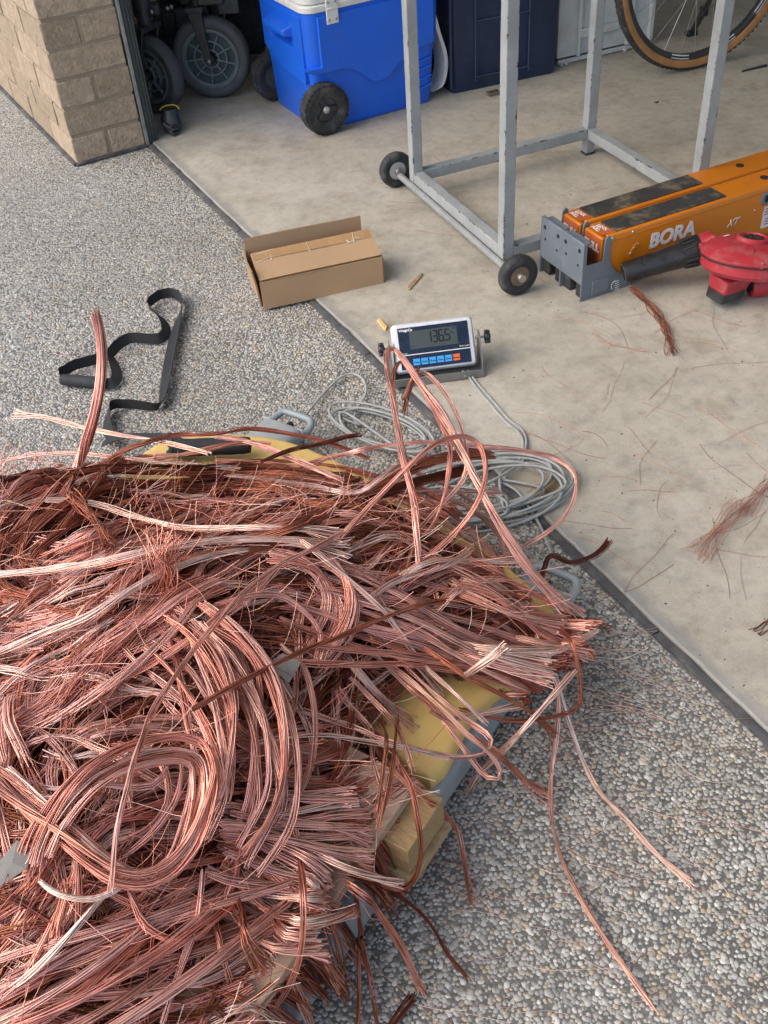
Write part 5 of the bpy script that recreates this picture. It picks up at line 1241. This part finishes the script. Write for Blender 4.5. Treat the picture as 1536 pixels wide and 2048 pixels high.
st('cut copper cable ends over the lower beam, lowest row', [(470, 1745, .02), (560, 1785, .03), (640, 1806, .03), (698, 1812, .02)], tone='pale', count=5, spread=.05, width=.015, n=15, flare=(0, .4))
st('copper cable ends fanning towards the lower beam', [(460, 1770, .01), (540, 1820, .02), (610, 1850, .02), (635, 1862, .01)], tone='pink', count=8, spread=.07, width=.014, n=14, flare=(0, .6))
st('pale cable running past the timber block to a blunt end', [(500, 1650, .03), (600, 1690, .04), (690, 1735, .04), (760, 1758, Z, .19), (808, 1768, Z, .17)], tone='pale', width=.012, n=13, flare=(0, .5))
st('copper cable hanging in a long loop over the lower beam', [(590, 1660, .05), (600, 1720, .05), (608, 1790, Z, .24), (606, 1868, Z, .21), (592, 1935, Z, .17), (557, 2005, Z, .13), (515, 2034, Z, .13), (479, 2010, Z, .15), (452, 1930, Z, .2), (430, 1850, .03)], tone='mid', width=.009, n=10)
st('copper tail dropping from the lower beam to the aggregate', [(690, 1765, .02), (725, 1788, Z, .18), (759, 1830, Z, .12), (801, 1892, Z, .06), (834, 1960, Z, .02), (851, 1992, Z, .01)], tone='mid', width=.010, n=11, flare=(0, .5))
st('thin brown cable trailing over the aggregate below the timber block', [(700, 1750, .01), (745, 1764, Z, .14), (801, 1794, Z, .05), (854, 1840, Z, .012), (899, 1911, Z, .01), (938, 1960, Z, .01)], tone='dark', width=.006, n=7)
st('brown cable falling straight down beside the lower beam', [(708, 1780, Z, .18), (720, 1856, Z, .10), (719, 1950, Z, .03), (715, 2070, Z, .01)], tone='brown', width=.006, n=7)
st('brown cable falling down the beam, right of the straight one', [(712, 1800, Z, .17), (727, 1895, Z, .07), (742, 1975, Z, .02), (758, 2070, Z, .01)], tone='brown', width=.006, n=7)
st('short dark bundle on the aggregate at the bottom', [(770, 2070, Z, .012), (800, 2025, Z, .012), (830, 1988, Z, .012)], tone='dark', width=.012, n=12, flare=(0, .5))
st('dark red frayed bundle hanging at the lower edge', [(455, 1720, .03), (474, 1790, .04), (490, 1865, Z, .25), (510, 1905, Z, .23), (535, 1945, Z, .21)], tone='brown', width=.010, n=14, flare=(0, 1.6), frizz=.8)
# right side
st('long pink tail reaching to the bottom right of the aggregate', [(1060, 1290, .0), (1100, 1342, Z, .14), (1117, 1395, Z, .12), (1112, 1482, Z, .07), (1102, 1560, Z, .03), (1105, 1642, Z, .012), (1123, 1717, Z, .008), (1156, 1785, Z, .008), (1195, 1855, Z, .008), (1252, 1940, Z, .008), (1313, 2024, Z, .008)], tone='pink', width=.0072, n=9)
st('long pale tail curving right to a split end on the aggregate', [(1070, 1270, .0), (1107, 1333, Z, .14), (1126, 1411, Z, .10), (1152, 1485, Z, .05), (1176, 1541, Z, .02), (1200, 1585, Z, .008), (1260, 1650, Z, .008), (1320, 1712, Z, .008), (1390, 1770, Z, .008)], tone='pale', width=.007, n=9, flare=(0, 1.0))
st('brown tail draped over the timber block with a split pale end', [(740, 1480, .01), (790, 1545, .03), (824, 1578, Z, .19), (860, 1605, Z, .16), (889, 1629, Z, .10), (915, 1660, Z, .04), (928, 1715, Z, .015), (936, 1772, Z, .01), (944, 1812, Z, .01)], tone='mid', width=.008, n=9, flare=(0, 1.6))
st('brown cable hooped around the timber block', [(800, 1530, Z, .22), (824, 1575, Z, .22), (837, 1642, Z, .2), (842, 1707, Z, .16), (828, 1758, Z, .12), (801, 1778, Z, .10), (760, 1765, Z, .12), (700, 1730, .01)], tone='brown', width=.008, n=9)
st('pink cable bent into a hairpin over the yellow board', [(600, 1420, .02), (700, 1453, .03), (798, 1492, Z, .20), (895, 1512, Z, .17), (955, 1512, Z, .16), (983, 1493, Z, .16), (977, 1469, Z, .16), (928, 1437, Z, .17), (882, 1398, Z, .18), (824, 1342, .03), (760, 1270, .02)], tone='pink', width=.008, n=9)
st('pink cable bent into a longer hairpin past the yellow board', [(780, 1330, .02), (846, 1381, Z, .20), (928, 1463, Z, .18), (980, 1506, Z, .16), (1002, 1540, Z, .14), (996, 1558, Z, .14), (968, 1550, Z, .14), (930, 1500, Z, .16), (882, 1437, Z, .18), (820, 1375, .02), (740, 1300, .02)], tone='pink', width=.0075, n=9)
st('straight cable slanting down left from the right edge of the heap', [(1150, 1340, Z, .17), (1107, 1391, Z, .16), (1058, 1446, Z, .14), (1009, 1498, Z, .10), (960, 1547, Z, .05), (932, 1590, Z, .012)], tone='pale', width=.009, n=10)
st('brown loop bulging out at the far right over the aggregate', [(1100, 1240, .01), (1140, 1280, Z, .18), (1156, 1330, Z, .16), (1163, 1380, Z, .14), (1155, 1415, Z, .13), (1107, 1433, Z, .13), (1030, 1443, Z, .14), (977, 1433, Z, .15), (920, 1415, Z, .16)], tone='brown', width=.008, n=9)
st('frayed pale end lying over the grey beam', [(900, 1440, Z, .17), (944, 1432, Z, .16), (980, 1424, Z, .155), (1012, 1415, Z, .15), (1045, 1408, Z, .15)], tone='pale', width=.010, n=13, flare=(0, 1.4))
st('frayed cable sliding off the beam onto the aggregate', [(860, 1420, Z, .2), (930, 1465, Z, .17), (993, 1505, Z, .12), (1025, 1537, Z, .06), (1064, 1573, Z, .02), (1100, 1592, Z, .01)], tone='mid', width=.008, n=11, flare=(0, 2.2))
st('copper cables pouring right across the heap', [(560, 1190), (680, 1215), (800, 1240), (940, 1275), (1070, 1300), (1160, 1315, Z, .16)], tone='mid', count=16, spread=.12, width=.014, flare=(0, .8), n=12)
st('pink cables fanning down to the right edge', [(640, 1130), (760, 1165), (880, 1205), (1000, 1255), (1090, 1305), (1140, 1345, Z, .15)], tone='pink', count=11, spread=.11, width=.012, flare=(0, .5))
st('pale flared bundle over the yellow board at the right', [(780, 1270, .02), (880, 1290, .02), (980, 1315, Z, .19), (1060, 1330, Z, .18), (1130, 1342, Z, .17)], tone='pale', count=3, spread=.04, width=.018, n=20, flare=(0, 1.0))
st('copper ends bristling at the far right of the heap', [(900, 1160), (990, 1195), (1060, 1225), (1120, 1250, Z, .15), (1150, 1268, Z, .14)], tone='pink', count=8, spread=.06, width=.012, n=14, flare=(0, 1.4))
st('pale split end pointing right over the aggregate', [(1040, 1300, .02), (1100, 1305, Z, .16), (1145, 1290, Z, .15), (1195, 1260, Z, .15)], tone='pale', width=.009, n=11, flare=(0, 1.0))
st('pink split end below the pale one at the right', [(1030, 1275, .02), (1090, 1288, Z, .16), (1140, 1298, Z, .15), (1190, 1312, Z, .14)], tone='pink', width=.012, n=14, flare=(0, 1.2))
st('pale brush of cut strands standing over the yellow board', [(930, 1350, Z, .20), (960, 1330, Z, .22), (985, 1312, Z, .23), (1012, 1290, Z, .245)], tone='pale', width=.011, n=18, flare=(0, 1.2))
st('straight pale cable with a cut end above the right beam handle', [(800, 1150, .02), (870, 1122, .04), (960, 1122, Z, .22), (1075, 1123, Z, .20)], tone='pale', width=.010, n=11)
st('long cable looping up over the indicator foot and down to the right beam handle', [(838, 1150, .02), (833, 1070, Z, .30), (826, 1005, Z, .32), (806, 925, Z, .34), (790, 825, Z, .355), (775, 745, Z, .36), (773, 706, Z, .36), (785, 696, Z, .36), (805, 715, Z, .355), (850, 775, Z, .34), (885, 822, Z, .33), (910, 872, Z, .32), (960, 970, Z, .29), (1010, 1060, Z, .25), (1060, 1130, Z, .21), (1115, 1190, Z, .17), (1165, 1232, Z, .13)], tone='pink', width=.010, n=11, m=80, flare=(0, 1.6))
st('inner cable loop standing in front of the indicator', [(812, 1140, .02), (835, 1045, Z, .27), (822, 965, Z, .29), (800, 870, Z, .32), (785, 775, Z, .34), (790, 735, Z, .345), (805, 722, Z, .345), (825, 750, Z, .34), (872, 828, Z, .32), (897, 885, Z, .31), (899, 930, Z, .30), (886, 1000, Z, .27), (850, 1075, Z, .24), (800, 1140, .02)], tone='mid', width=.008, n=9, m=70)
st('cable arching right of the indicator loops', [(806, 800, Z, .33), (826, 757, Z, .335), (850, 745, Z, .335), (882, 776, Z, .33), (912, 828, Z, .32), (930, 880, Z, .31), (934, 925, Z, .30), (922, 965, Z, .28), (880, 1012, Z, .26), (838, 1060, Z, .24), (795, 1120, .02)], tone='pink', width=.007, n=8)
st('short dark frayed end hanging below the indicator loops', [(838, 735, Z, .34), (826, 760, Z, .335), (814, 795, Z, .325), (808, 830, Z, .315)], tone='brown', width=.007, n=9, flare=(0, .8))
st('second long cable running beside the one over the right beam handle', [(815, 730, Z, .35), (855, 790, Z, .33), (905, 875, Z, .31), (965, 990, Z, .28), (1020, 1090, Z, .23), (1075, 1160, Z, .19), (1130, 1225, Z, .15)], tone='pink', width=.012, n=13, flare=(0, 1.4))
st('dark cable rearing into a tall arch over the upper right of the heap', [(676, 1080, .03), (740, 1010, Z, .34), (800, 950, Z, .37), (850, 903, Z, .39), (890, 880, Z, .395), (930, 874, Z, .39), (960, 892, Z, .38), (971, 930, Z, .37), (965, 980, Z, .34), (940, 1030, Z, .31), (895, 1080, Z, .28), (830, 1130, .02), (760, 1165, .01)], tone='mid', width=.009, n=11, m=70)
st('wide cable loop swinging out over the concrete to the right', [(600, 930, .02), (690, 908, Z, .26), (760, 893, Z, .27), (850, 885, Z, .27), (950, 892, Z, .26), (1050, 903, Z, .25), (1105, 915, Z, .24), (1145, 942, Z, .23), (1153, 972, Z, .22), (1138, 1020, Z, .20), (1095, 1065, Z, .18), (1030, 1102, Z, .17), (960, 1135, .01)], tone='pink', width=.009, n=10, m=70)
st('wide dark ribbon of many strands fanning towards the grey coils', [(500, 1075, .02), (600, 1045, .03), (700, 1000, Z, .27), (780, 955, Z, .27), (870, 920, Z, .26), (985, 905, Z, .25)], tone='brown', width=.036, thick=.010, n=34, flare=(.2, .3), twist=.1)
st('lower dark ribbon of strands beside the wide one', [(450, 1110, .02), (600, 1065, .02), (720, 1005, Z, .25), (830, 965, Z, .24), (940, 940, Z, .23)], tone='dark', width=.034, thick=.010, n=30, flare=(.2, .3), twist=.1)
st('pale cable running through the dark ribbons', [(540, 960, .02), (640, 975, .03), (715, 985, .03), (760, 958, Z, .29), (800, 932, Z, .29), (830, 925, Z, .28)], tone='pale', width=.010)
st('pink cable lying low below the dark ribbons to the coils', [(600, 965, .01), (690, 985, Z, .24), (770, 985, Z, .22), (860, 985, Z, .18), (1005, 983, Z, .14)], tone='pink', width=.010, flare=(0, .6))
st('pink cables curving down over the aggregate at the upper right', [(780, 950, Z, .2), (880, 985, Z, .16), (970, 1035, Z, .10), (1020, 1095, Z, .06), (1040, 1170, Z, .04)], tone='pink', count=3, spread=.05, width=.007, n=8)
st('thin cables spilling right of the heap under the long cable', [(820, 1020, .02), (900, 1060, Z, .17), (970, 1125, Z, .12), (1010, 1190, Z, .10)], tone='mid', count=4, spread=.06, width=.007, n=8)
st('brown cable end lying on the concrete beyond the right beam handle', [(1075, 1170, Z, .10), (1100, 1112, Z, .09), (1140, 1125, Z, .05), (1185, 1112, Z, .03), (1207, 1095, Z, .03), (1219, 1077, Z, .035)], tone='dark', width=.010, n=14, flare=(0, .8))
st('brown cable end on the aggregate below the right beam handle', [(1090, 1200, Z, .12), (1140, 1232, Z, .06), (1185, 1245, Z, .02), (1222, 1256, Z, .015)], tone='dark', width=.008, n=9, flare=(0, .8))
st('copper cables swirling in the heart of the heap', [(540, 1105, .02), (610, 1120, .03), (665, 1165, .035), (680, 1225, .035), (655, 1290, .025), (610, 1340, .01)], tone='pink', count=8, spread=.045, width=.011)
st('pale cable splitting off the central swirl to the right', [(640, 1330, .03), (672, 1265, .035), (715, 1215, .035), (790, 1165, .03), (880, 1135, .03), (945, 1100, .03)], tone='pale', width=.011)
st('thin cable hooked left of the central swirl', [(430, 1210, .03), (500, 1192, .035), (555, 1190, .035), (600, 1215, .035), (640, 1265, .03), (630, 1330, .02)], tone='pink', width=.009)
st('long straight pale cable from the centre down to the yellow board', [(600, 1080, .04), (640, 1110, .05), (705, 1165, .05), (773, 1228, .05), (842, 1324, .04), (915, 1390, Z, .19), (974, 1450, Z, .16)], tone='pale', width=.008, n=9)
st('dark cable crossing the yellow board to the beam', [(735, 1235, .03), (830, 1285, .03), (920, 1345, Z, .2), (1010, 1395, Z, .17), (1070, 1430, Z, .14), (1120, 1480, Z, .06)], tone='brown', width=.008, n=9, flare=(0, 1.5))
st('pale frayed bundle below the grey tape', [(690, 1310, .01), (730, 1360, .025), (780, 1410, .025), (830, 1455, .02)], tone='pale', width=.014, n=22, flare=(0, 1.5))
st('thin pale cable crossing the lower right of the heap', [(500, 1490, .04), (560, 1477, .05), (640, 1470, .05), (740, 1482, .04), (830, 1500, Z, .2), (900, 1518, Z, .17)], tone='pale', width=.008, n=8)
st('thin copper cables slanting over the pallet corner', [(690, 1360, .02), (740, 1440, .03), (780, 1520, .03), (815, 1580, Z, .19)], tone='pink', count=3, spread=.05, width=.007, n=8)
st('brown thin cables hanging over the pale planks', [(770, 1430, .01), (775, 1500, Z, .24), (765, 1590, Z, .21), (745, 1680, Z, .185)], tone='brown', count=2, spread=.03, width=.006, n=6)
st('copper bundles at the left rim, below the sweep', [(20, 1390, .03), (10, 1450, .03), (22, 1510, .02), (30, 1560, .01)], tone='pink', count=3, spread=.04, width=.020, n=16)
st('frayed end hanging below the ring', [(130, 1760, .03), (128, 1800, .03), (118, 1840, .025), (112, 1872, .02)], tone='mid', width=.010, n=14, flare=(0, 1.0))
st('copper cable end hanging below the ring, right of the frayed one', [(155, 1720, .03), (158, 1780, .03), (156, 1845, .02)], tone='mid', width=.010, n=12)
for label, ctrl, k in STROKES: heap_cable(label, ctrl, **k)

# ---- filler: cables that follow the flow of the heap
FX, FD = [], []
for label, ctrl, k in STROKES:
    if k.get('width', .013) < .0085: continue
    q = np.array([tuple(resolve(c)) for c in ctrl]); q = spline(q, 9); d = np.gradient(q, axis=0)
    for a_, b_ in zip(q, d):
        if mound([a_[:2]])[0] > .15:
            for _ in range(min(4, k.get('count', 1))): FX.append(a_[:2]); FD.append(2 * math.atan2(b_[1], b_[0]))
FX, FD = np.array(FX), np.array(FD)
def flow(p):
    w_ = 1 / (((FX - p) ** 2).sum(1) + .0012); w_ **= 1.6
    return math.atan2((w_ * np.sin(FD)).sum(), (w_ * np.cos(FD)).sum()) / 2
MPOLY = MOW; lo_, hi_ = MOW.min(0), MOW.max(0)
def filler(depth, Lr, dev, rs):
    for _ in range(60):
        p = rs.uniform(lo_, hi_)
        if mound([p])[0] < .165: continue
        x, y, _z = proj_np(np.array([[p[0], p[1], .28]]))
        if -120 < x[0] < 1300 and y[0] < 2180: break
    L = rs.uniform(*Lr); n = max(5, int(L / .035)); dv_ = rs.normal(0, dev); a = flow(p) + dv_; k = rs.normal(0, 1.6); c = [p.copy()]
    for sgn in (1, -1):
        q, an = p.copy(), a
        seq = []
        for i in range(n // 2):
            f = flow(q) + dv_; df = (f - an + math.pi / 2) % math.pi - math.pi / 2; an += .45 * df + sgn * k * .035 + rs.normal(0, .05)
            q = q + sgn * .036 * np.array([math.cos(an), math.sin(an)]); seq.append(q.copy())
            if mound([q])[0] < .165: break
        c = c + seq if sgn > 0 else seq[::-1] + c
    c = np.array(c); z = mound(c) + depth + rs.normal(0, .004, len(c)); 
    return np.column_stack([c, z])
frs = np.random.default_rng(5)
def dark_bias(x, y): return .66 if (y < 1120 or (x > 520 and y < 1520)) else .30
low = []  # buried layer mostly brown: shade between cables put into its tints
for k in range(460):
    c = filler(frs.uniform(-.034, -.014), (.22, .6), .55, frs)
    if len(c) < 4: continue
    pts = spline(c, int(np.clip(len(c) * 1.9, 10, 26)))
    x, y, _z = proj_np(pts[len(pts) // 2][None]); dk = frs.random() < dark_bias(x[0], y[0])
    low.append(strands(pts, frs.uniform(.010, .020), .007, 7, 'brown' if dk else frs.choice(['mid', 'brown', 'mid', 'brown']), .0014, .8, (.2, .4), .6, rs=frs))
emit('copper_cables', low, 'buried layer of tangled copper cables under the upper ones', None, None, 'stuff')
mid_ = []
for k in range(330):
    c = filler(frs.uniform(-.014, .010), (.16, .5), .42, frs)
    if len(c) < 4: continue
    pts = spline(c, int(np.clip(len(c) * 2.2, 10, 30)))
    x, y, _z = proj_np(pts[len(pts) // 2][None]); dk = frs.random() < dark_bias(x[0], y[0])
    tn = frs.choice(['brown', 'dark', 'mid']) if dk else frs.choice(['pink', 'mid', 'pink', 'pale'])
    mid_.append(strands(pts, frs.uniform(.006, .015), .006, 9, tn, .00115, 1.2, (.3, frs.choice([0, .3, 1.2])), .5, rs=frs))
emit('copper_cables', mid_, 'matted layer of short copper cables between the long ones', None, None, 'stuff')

# ---- hair-thin strands: over the heap (uncountable) and scattered on the ground
def hair(p, L, an, z, curl, lift, r, rs, tone, m=7, wig=.12):
    s = np.linspace(-.5, .5, m); a = an + curl * s + wig * np.sin(s * rs.uniform(4, 11) + rs.uniform(0, 6)); st_ = L / (m - 1)
    x = np.cumsum(np.cos(a)) * st_; y = np.cumsum(np.sin(a)) * st_; zz = z + lift * (s + .5) ** 1.5
    pts = np.stack([p[0] + x - x.mean(), p[1] + y - y.mean(), zz], 1)
    return strands(pts, 0, 0, 1, tone, r, 0, (0, 0), 0, 3, rs, 0)
hs = []
for k in range(1700):
    for _ in range(20):
        p = frs.uniform(lo_, hi_)
        if mound([p])[0] > .152: break
    z = float(mound([p])[0]) + frs.uniform(.0, .022)
    hs.append(hair(p, frs.uniform(.03, .17), flow(p) + frs.normal(0, .75), z, frs.normal(0, .9), frs.choice([0, .01, .035]), .0005, frs, frs.choice(['pale', 'pink', 'mid', 'mid', 'brown', 'brown'])))
emit('copper_hairs', hs, 'fine loose copper strands bristling all over the heap', None, None, 'stuff')

def ground_hair(px, py, L, an, tone, label, grp, curl=None):
    p = P(px, py, .006); v = hair(p, L, an, .0065 if (p - J0).dot(GU) > 0 else .0035, frs.normal(0, .6) if curl is None else curl, 0, .00038, frs, tone, 11, .12)
    emit('copper_strand', [v], label, 'copper strand', grp)
for k in range(52):
    px, py = frs.uniform(1040, 1530), frs.uniform(600, 1330)
    if (P(px, py) - J0).dot(GU) < .03: continue
    ground_hair(px, py, frs.uniform(.05, .22), frs.uniform(-.5, 2.6), frs.choice(['brown', 'brown', 'mid', 'pale']), 'hair-thin copper strand lying loose on the garage concrete', 'loose strands on the concrete')  # mostly darker tints: shade on the garage floor put into the copper
for k in range(120):
    px, py = frs.uniform(760, 1530), frs.uniform(1230, 2040)
    if (P(px, py) - J0).dot(GU) > -.01 or (px < 1000 and py < 1500): continue
    if frs.random() < .35: px, py = frs.uniform(1120, 1330), frs.uniform(1240, 1500)
    ground_hair(px, py, frs.uniform(.04, .17), frs.normal(-.2, .5), frs.choice(['pale', 'pale', 'pink', 'mid']), 'hair-thin copper strand lying loose on the aggregate right of the heap', 'loose strands on the right aggregate')
for k in range(30):
    px, py = frs.uniform(0, 560), frs.uniform(640, 900)
    ground_hair(px, py, frs.uniform(.03, .12), frs.normal(.1, .5), frs.choice(['pale', 'mid']), 'hair-thin copper strand lying loose on the aggregate beyond the heap', 'loose strands beyond the heap')
for k in range(10):
    px, py = frs.uniform(480, 1100), frs.uniform(280, 560)
    if (P(px, py) - J0).dot(GU) < .03: continue
    ground_hair(px, py, frs.uniform(.06, .14), frs.uniform(0, 3), 'brown', 'hair-thin dark copper strand on the concrete between the cooler and trolley', 'loose strands by the trolley')  # brown tint carries the floor's shade
def tuft(label, ctrl, n, wd, tone, flare=(0, 1.5), r=.0008):
    pts = spline([P(*q) for q in ctrl], 24); emit('copper_tuft', [strands(pts, wd, wd * .5, n, tone, r, .5, flare, 2.0, rs=frs)], label, 'copper strands')
tuft('dark red copper cord on the concrete in front of the red blower', [(1262, 574, .02), (1290, 600, .012), (1318, 635, .012), (1336, 665, .012), (1343, 708, .012)], 18, .009, 'brown', (0, .8))  # cord tinted darker, the shade it lies in painted into the copper
tuft('brown tuft of loose copper strands on the concrete at the right edge', [(1545, 955, .02), (1520, 985, .02), (1500, 1010, .015), (1488, 1030, .012)], 22, .022, 'mid', (.4, .8), .0005)
tuft('brown fan of loose copper strands on the concrete left of the tuft', [(1485, 1000, .018), (1460, 1035, .018), (1428, 1070, .014), (1392, 1115, .01)], 26, .026, 'mid', (.6, 1.4), .00045)
tuft('short dark copper end at the right edge of the concrete', [(1550, 1235, .012), (1530, 1250, .012), (1512, 1263, .012)], 9, .007, 'dark', (0, .3))  # dark tint includes the shade on the concrete
tuft('pale kinked copper strand on the aggregate right of the heap', [(1192, 1308, .012), (1222, 1305, .01), (1245, 1308, .008), (1300, 1303, .008)], 3, .003, 'pale', (0, 1))
tuft('thin pink copper strand on the concrete right of the indicator', [(1182, 668, .008), (1215, 684, .008), (1250, 692, .008), (1294, 706, .008)], 3, .004, 'pink', (0, 1))
for lab, q, hh_ in (('grey tape scrap stuck on the heap below the central swirl', [(534, 1328), (566, 1306), (602, 1324), (578, 1366)], .042), ('pale grey tape scrap on the heap at the left edge', [(-16, 1740), (34, 1680), (68, 1704), (52, 1738), (-10, 1778)], .05)):
    w3 = [S(a, b, hh_) for a, b in q]; zm = sum(v.z for v in w3) / len(w3)
    w3 = [P(a, b, zm + .002 * (i % 2)) for i, (a, b) in enumerate(q)]; c_ = sum(w3, Vector()) / len(w3); g = MB(); n_ = len(w3)
    top = [v - c_ for v in w3] + [Vector((0, 0, .002))]
    g.add(top + [v - Vector((0, 0, .0008)) for v in top[:-1]], [(i, (i + 1) % n_, n_) for i in range(n_)] + [(i, n_ + 1 + i, n_ + 1 + (i + 1) % n_, (i + 1) % n_) for i in range(n_)])
    tag(g.build('tape_scrap', mat('grey_tape', (.20, .185, .16), .6, var=.12, scale=50, dirt=(.2, .14, .11), dirt_amt=.4, dscale=70), None, loc=c_), lab, 'tape')
